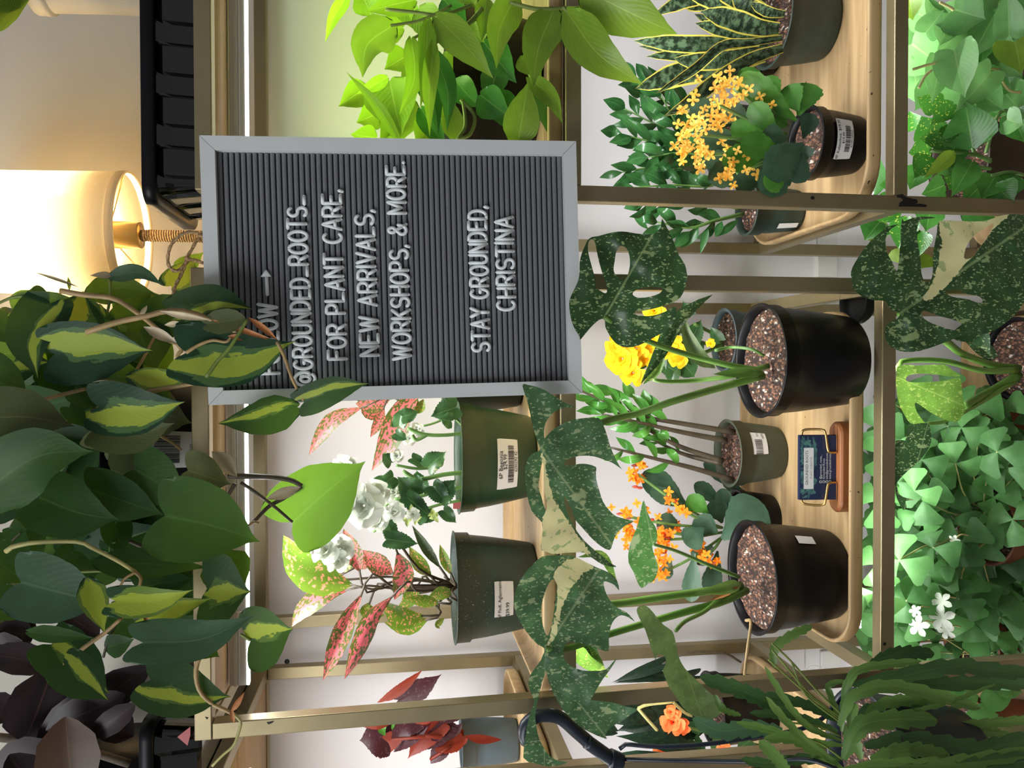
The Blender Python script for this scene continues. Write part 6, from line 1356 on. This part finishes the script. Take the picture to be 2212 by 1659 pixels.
def philoR():
    Y = 1.12; c = (at(2210, 90, Y).x, Y, ZRB)
    p = Plant('potted_philodendron', 'plain green heart-leaved philodendron in the bottom tier below the snake plant', c, Y); p.pot(c, .095, .075, .13, 'potdarkbrown')
    for bx, by, tx, ty, w, mt, Yl in [(2062, 20, 2130, 42, 100, 'philo', .97), (2160, 10, 2092, 138, 92, 'philo', .985), (2180, 75, 2175, -25, 62, 'philo', .95), (2192, 92, 2205, 160, 90, 'neonolive', .93), (1970, 95, 2045, 150, 110, 'philo', 1.03), (2045, 60, 2030, 100, 50, 'philo', .99), (2062, 110, 2085, 212, 92, 'philo', .945), (2140, 155, 2060, 245, 66, 'philo', .95), (2030, 130, 2012, 225, 56, 'philo', .98), (1985, 30, 2060, 75, 70, 'philo', 1.03), (1990, 60, 1970, 130, 70, 'philo', 1.05), (2110, 170, 2190, 200, 70, 'pothosgreen', 1.0), (1975, 150, 1985, 230, 76, 'philo', 1.05), (2130, 70, 2120, 140, 60, 'pothosgreen', 1.02), (2020, 10, 2000, 40, 50, 'philo', 1.02), (2180, 180, 2230, 190, 50, 'pothosgreen', 1.0), (2040, 40, 2080, 90, 60, 'philo', 1.04), (2100, 100, 2150, 150, 70, 'pothosgreen', 1.03), (1965, 0, 1972, 45, 50, 'neon', 1.0), (2190, 250, 2215, 310, 60, 'pothosgreen', .97), (2175, 258, 2212, 270, 60, 'philo', .96), (2150, 150, 2200, 130, 60, 'pothosgreen', 1.05), (2000, 110, 2040, 170, 60, 'philo', 1.06), (2140, 230, 2190, 240, 40, 'pothosgreen', 1.03), (2120, 60, 2190, 90, 90, 'philo', 1.0), (1990, 20, 1985, 90, 70, 'philo', 1.06), (2080, 60, 2020, 120, 70, 'philo', 1.0), (2100, 190, 2170, 240, 80, 'philo', .985), (2150, 110, 2210, 170, 80, 'philo', 1.0), (2060, 180, 2110, 230, 70, 'philo', 1.0), (2020, 190, 1975, 240, 70, 'philo', 1.03), (2170, 200, 2215, 250, 80, 'philo', .99), (2070, 0, 2110, 60, 80, 'philo', 1.02), (2000, 70, 2040, 20, 60, 'philo', 1.0), (2180, 20, 2215, -20, 60, 'philo', .97), (2100, 130, 2050, 190, 70, 'philo', 1.02)]:
        p.L(bx, by, tx, ty, w, mt, 'heart', Y=Yl, dY=-.02, stem=False, fold=.15)
    for path in ([(1972, 150), (2005, 140), (2050, 132)], [(2030, 5), (2050, 15), (2060, 22)], [(1985, 190), (1998, 165), (2012, 152)], [(2160, 150), (2130, 148), (2085, 150)], [(2205, 200), (2180, 195), (2160, 170)]): p.stem([(x, y, .96) for x, y in path], 3, 'canepale')
philoR()
def pothosR():
    c0 = at(2185, 355, 1.10); c = (c0.x, 1.10, ZRB)
    p = Plant('potted_pothos', 'yellow-splashed pothos in brown pot at the bottom near the shelf post', c, 1.10); h = at(2120, 340, 1.05).z - ZRB
    p.pot(c, .065, .052, max(.09, h), 'potdarkbrown')
    for bx, by, tx, ty, w, mt, Yl in [(2100, 318, 2085, 218, 104, 'pothosgreen', .94), (2040, 255, 2050, 235, 40, 'pothos', .98), (2060, 225, 2010, 270, 50, 'pothos', .96), (2010, 315, 1962, 330, 80, 'pothos', .99), (2010, 340, 1975, 385, 60, 'pothos', .965), (2060, 330, 1995, 385, 34, 'neonolive', .93), (2060, 270, 2040, 320, 44, 'pothos', .955), (2020, 300, 1990, 250, 70, 'pothos', 1.0), (1975, 280, 1965, 240, 60, 'pothos', 1.02), (2100, 350, 2055, 425, 58, 'pothosgreen', .94), (2060, 350, 2010, 370, 50, 'pothosgreen', .97), (2040, 400, 1990, 420, 60, 'pothosgreen', .99), (2150, 380, 2120, 430, 70, 'pothosgreen', .97), (2190, 380, 2160, 440, 60, 'pothosgreen', .97), (1950, 390, 1900, 400, 60, 'pothos', 1.1), (2070, 390, 2050, 410, 60, 'pothos', 1.0), (1885, 420, 1895, 330, 50, 'pothosgreen', 1.12), (2120, 400, 2080, 440, 60, 'pothosgreen', 1.0), (1940, 440, 1865, 470, 70, 'pothos', 1.1), (1900, 480, 1868, 520, 70, 'pothosgreen', 1.12), (1960, 470, 1940, 540, 60, 'pothos', 1.08), (1990, 500, 1980, 560, 50, 'pothos', 1.06), (2010, 450, 2000, 500, 60, 'pothosgreen', 1.08), (1900, 520, 1880, 455, 50, 'neonolive', 1.14), (1930, 540, 1945, 570, 30, 'neonolive', 1.1), (2080, 450, 2150, 470, 60, 'pothosgreen', 1.06), (2010, 555, 1990, 580, 40, 'neonolive', 1.1), (2040, 290, 1985, 300, 60, 'pothos', .975), (2120, 260, 2080, 320, 60, 'pothosgreen', .99), (2070, 300, 2030, 380, 60, 'pothosgreen', .98), (1990, 360, 1965, 410, 60, 'pothosgreen', 1.0), (2150, 400, 2190, 440, 70, 'pothosgreen', .96), (2030, 230, 1980, 210, 50, 'pothos', 1.0)]:
        p.L(bx, by, tx, ty, w, mt, 'ovate', Y=Yl, dY=-.01, stem=False, fold=.18)
    for path in ([(2140, 350), (2110, 335), (2060, 330), (2010, 325)], [(2140, 345), (2110, 335), (2100, 318)], [(2140, 380), (2180, 372), (2212, 378)], [(2130, 330), (2150, 262), (2165, 240), (2180, 242), (2190, 255)], [(2140, 365), (2110, 360), (2080, 350)]): p.stem([(x, y, .97) for x, y in path], 4, 'cane')
pothosR()
# ------------------------------------------------------------------ orchid cactus in a hanging pot, hooked over the rail
def epi():
    c0 = at(1990, 1640, .84); z = at(2075, 1640, .84).z; c = (c0.x - .005, .835, z)
    p = Plant('hanging_orchid_cactus', 'orchid cactus with notched flat stems in navy hanging pot', c, .80, 'hanging plant')
    h = at(1868, 1640, .84).z - z
    p.pot(c, .088, .062, h, 'navy', rim=.14, soil=.9)
    E_ = [([(1672, 1442), (1674, 1400), (1710, 1372), (1755, 1352)], 26, 'epi', .90), ([(1818, 1580), (1828, 1490), (1850, 1450), (1905, 1436), (1990, 1428)], 24, 'epi', .80), ([(1880, 1432), (1945, 1410), (2018, 1412)], 38, 'epidark', .86), ([(1842, 1480), (1950, 1462), (2060, 1442), (2150, 1450), (2240, 1456)], 46, 'epidark', .82), ([(1930, 1480), (2050, 1476), (2150, 1474), (2240, 1480)], 40, 'epidark', .83), ([(1812, 1568), (1845, 1505), (1920, 1483), (2010, 1500), (2118, 1530)], 38, 'epi', .79), ([(1862, 1560), (1900, 1522), (1985, 1508), (2050, 1512)], 34, 'epi', .80), ([(1822, 1640), (1858, 1572), (1930, 1555), (2025, 1556)], 52, 'epi', .785), ([(1868, 1612), (1950, 1600), (2050, 1612), (2130, 1620), (2240, 1588)], 54, 'epidark', .775), ([(1880, 1640), (1960, 1620), (2052, 1632)], 42, 'epi', .765), ([(1818, 1665), (1900, 1655), (2050, 1652), (2240, 1622)], 42, 'epi', .75), ([(1905, 1670), (2050, 1672), (2240, 1640)], 60, 'epidark', .745),
          ([(1708, 1536), (1640, 1508), (1580, 1484), (1512, 1462)], 44, 'epidark', .86), ([(1818, 1600), (1750, 1572), (1705, 1525), (1652, 1440)], 20, 'epi', .82), ([(1690, 1578), (1620, 1572), (1555, 1578), (1496, 1552)], 48, 'heartgrey', .86), ([(1820, 1660), (1745, 1605), (1690, 1550), (1655, 1505)], 24, 'epi', .79), ([(1805, 1664), (1725, 1600), (1650, 1595)], 32, 'epi', .80), ([(1705, 1668), (1670, 1630), (1640, 1600)], 36, 'epi', .76), ([(2150, 1478), (2040, 1520), (1925, 1545)], 13, 'epi', .79), ([(2030, 1570), (2130, 1562), (2240, 1552)], 28, 'epi', .81), ([(1815, 1560), (1760, 1530), (1690, 1510), (1630, 1505)], 30, 'epidark', .84), ([(1810, 1580), (1750, 1558), (1700, 1545), (1620, 1540)], 26, 'epidark', .85), ([(1820, 1610), (1740, 1600), (1660, 1575), (1590, 1560)], 24, 'epi', .83), ([(1815, 1640), (1740, 1640), (1660, 1650), (1600, 1640)], 30, 'epidark', .82), ([(1840, 1620), (1800, 1520), (1790, 1480), (1830, 1470)], 18, 'epi', .83), ([(1850, 1600), (1870, 1540), (1940, 1530), (2010, 1535)], 40, 'epidark', .82),
          ([(1920, 1640), (2000, 1700), (2100, 1690)], 60, 'epidark', .76), ([(1860, 1640), (1840, 1560), (1850, 1520)], 30, 'epi', .84), ([(1600, 1545), (1560, 1530), (1545, 1500)], 18, 'epi', .88), ([(2050, 1585), (2120, 1582), (2190, 1590)], 26, 'epi', .84)]
    for path, w, mt, Y in E_: p.leaf([(x, y, Y) for x, y in path], w * .88, mt, 'strap', stem=False, jag=.34, jn=7, nv=40, fold=.18, arch=.02, name='flat_stem')
    for path in ([(1820, 1545), (1765, 1492), (1712, 1432), (1668, 1390)], [(1818, 1552), (1750, 1500), (1690, 1430), (1668, 1405)], [(1816, 1556), (1745, 1500), (1660, 1425)], [(1815, 1560), (1740, 1500), (1710, 1430)], [(1815, 1590), (1770, 1570), (1700, 1560)], [(1820, 1640), (1760, 1600), (1670, 1585)]): p.stem([(x, y, .82) for x, y in path], 2.2, 'vinegreen')
    # hanger: hook and arms
    hk = MB(); Yh = .915
    hk.tube(crom([at(*q, Yh + .005) for q in [(1160, 1600), (1140, 1602), (1133, 1590), (1136, 1566), (1155, 1550), (1182, 1545), (1212, 1552), (1245, 1580), (1282, 1612), (1322, 1640)]], 34), .0080, 10)
    hk.tube(crom([at(*q, Yh + .004) for q in [(1215, 1556), (1235, 1568), (1270, 1602), (1305, 1640)]], 14), .0045, 8)
    H = hk.build('hanger_hook', M['navy'], p.root)
    jm = MB(); jm.tube(crom([at(*q, Yh) for q in [(1268, 1602), (1300, 1625), (1322, 1640)]], 10), .0085, 10); jm.tube(crom([at(*q, Yh) for q in [(1318, 1640), (1330, 1642), (1345, 1645)]], 8), .0125, 12, True, .009); jm.build('hanger_joint', M['navy'], p.root)
    rc = Vector(c) + Vector((0, 0, h - .008)); rr_ = .086
    for k, path in enumerate(([(1338, 1618, Yh), (1350, 1608, Yh), (1420, 1613, .905), (1520, 1608, .895), (1620, 1594, .885), (1750, 1568, .875)], [(1340, 1640, Yh), (1420, 1642, .895), (1520, 1644, .875), (1650, 1646, .84), (1780, 1650, .79)], [(1340, 1655, Yh), (1360, 1672, Yh), (1500, 1690, .90), (1700, 1715, .88)])):
        a = [-.2, -1.6, 2.6][k]; e = rc + Vector((rr_ * math.cos([.9, -1.75, 2.8][k]), rr_ * math.sin([.9, -1.75, 2.8][k]), 0))
        m = MB(); m.tube(crom([at(*q) for q in path] + [e], 30), .0026, 8); m.build('hanger_arm', M['navy'], p.root)
epi()
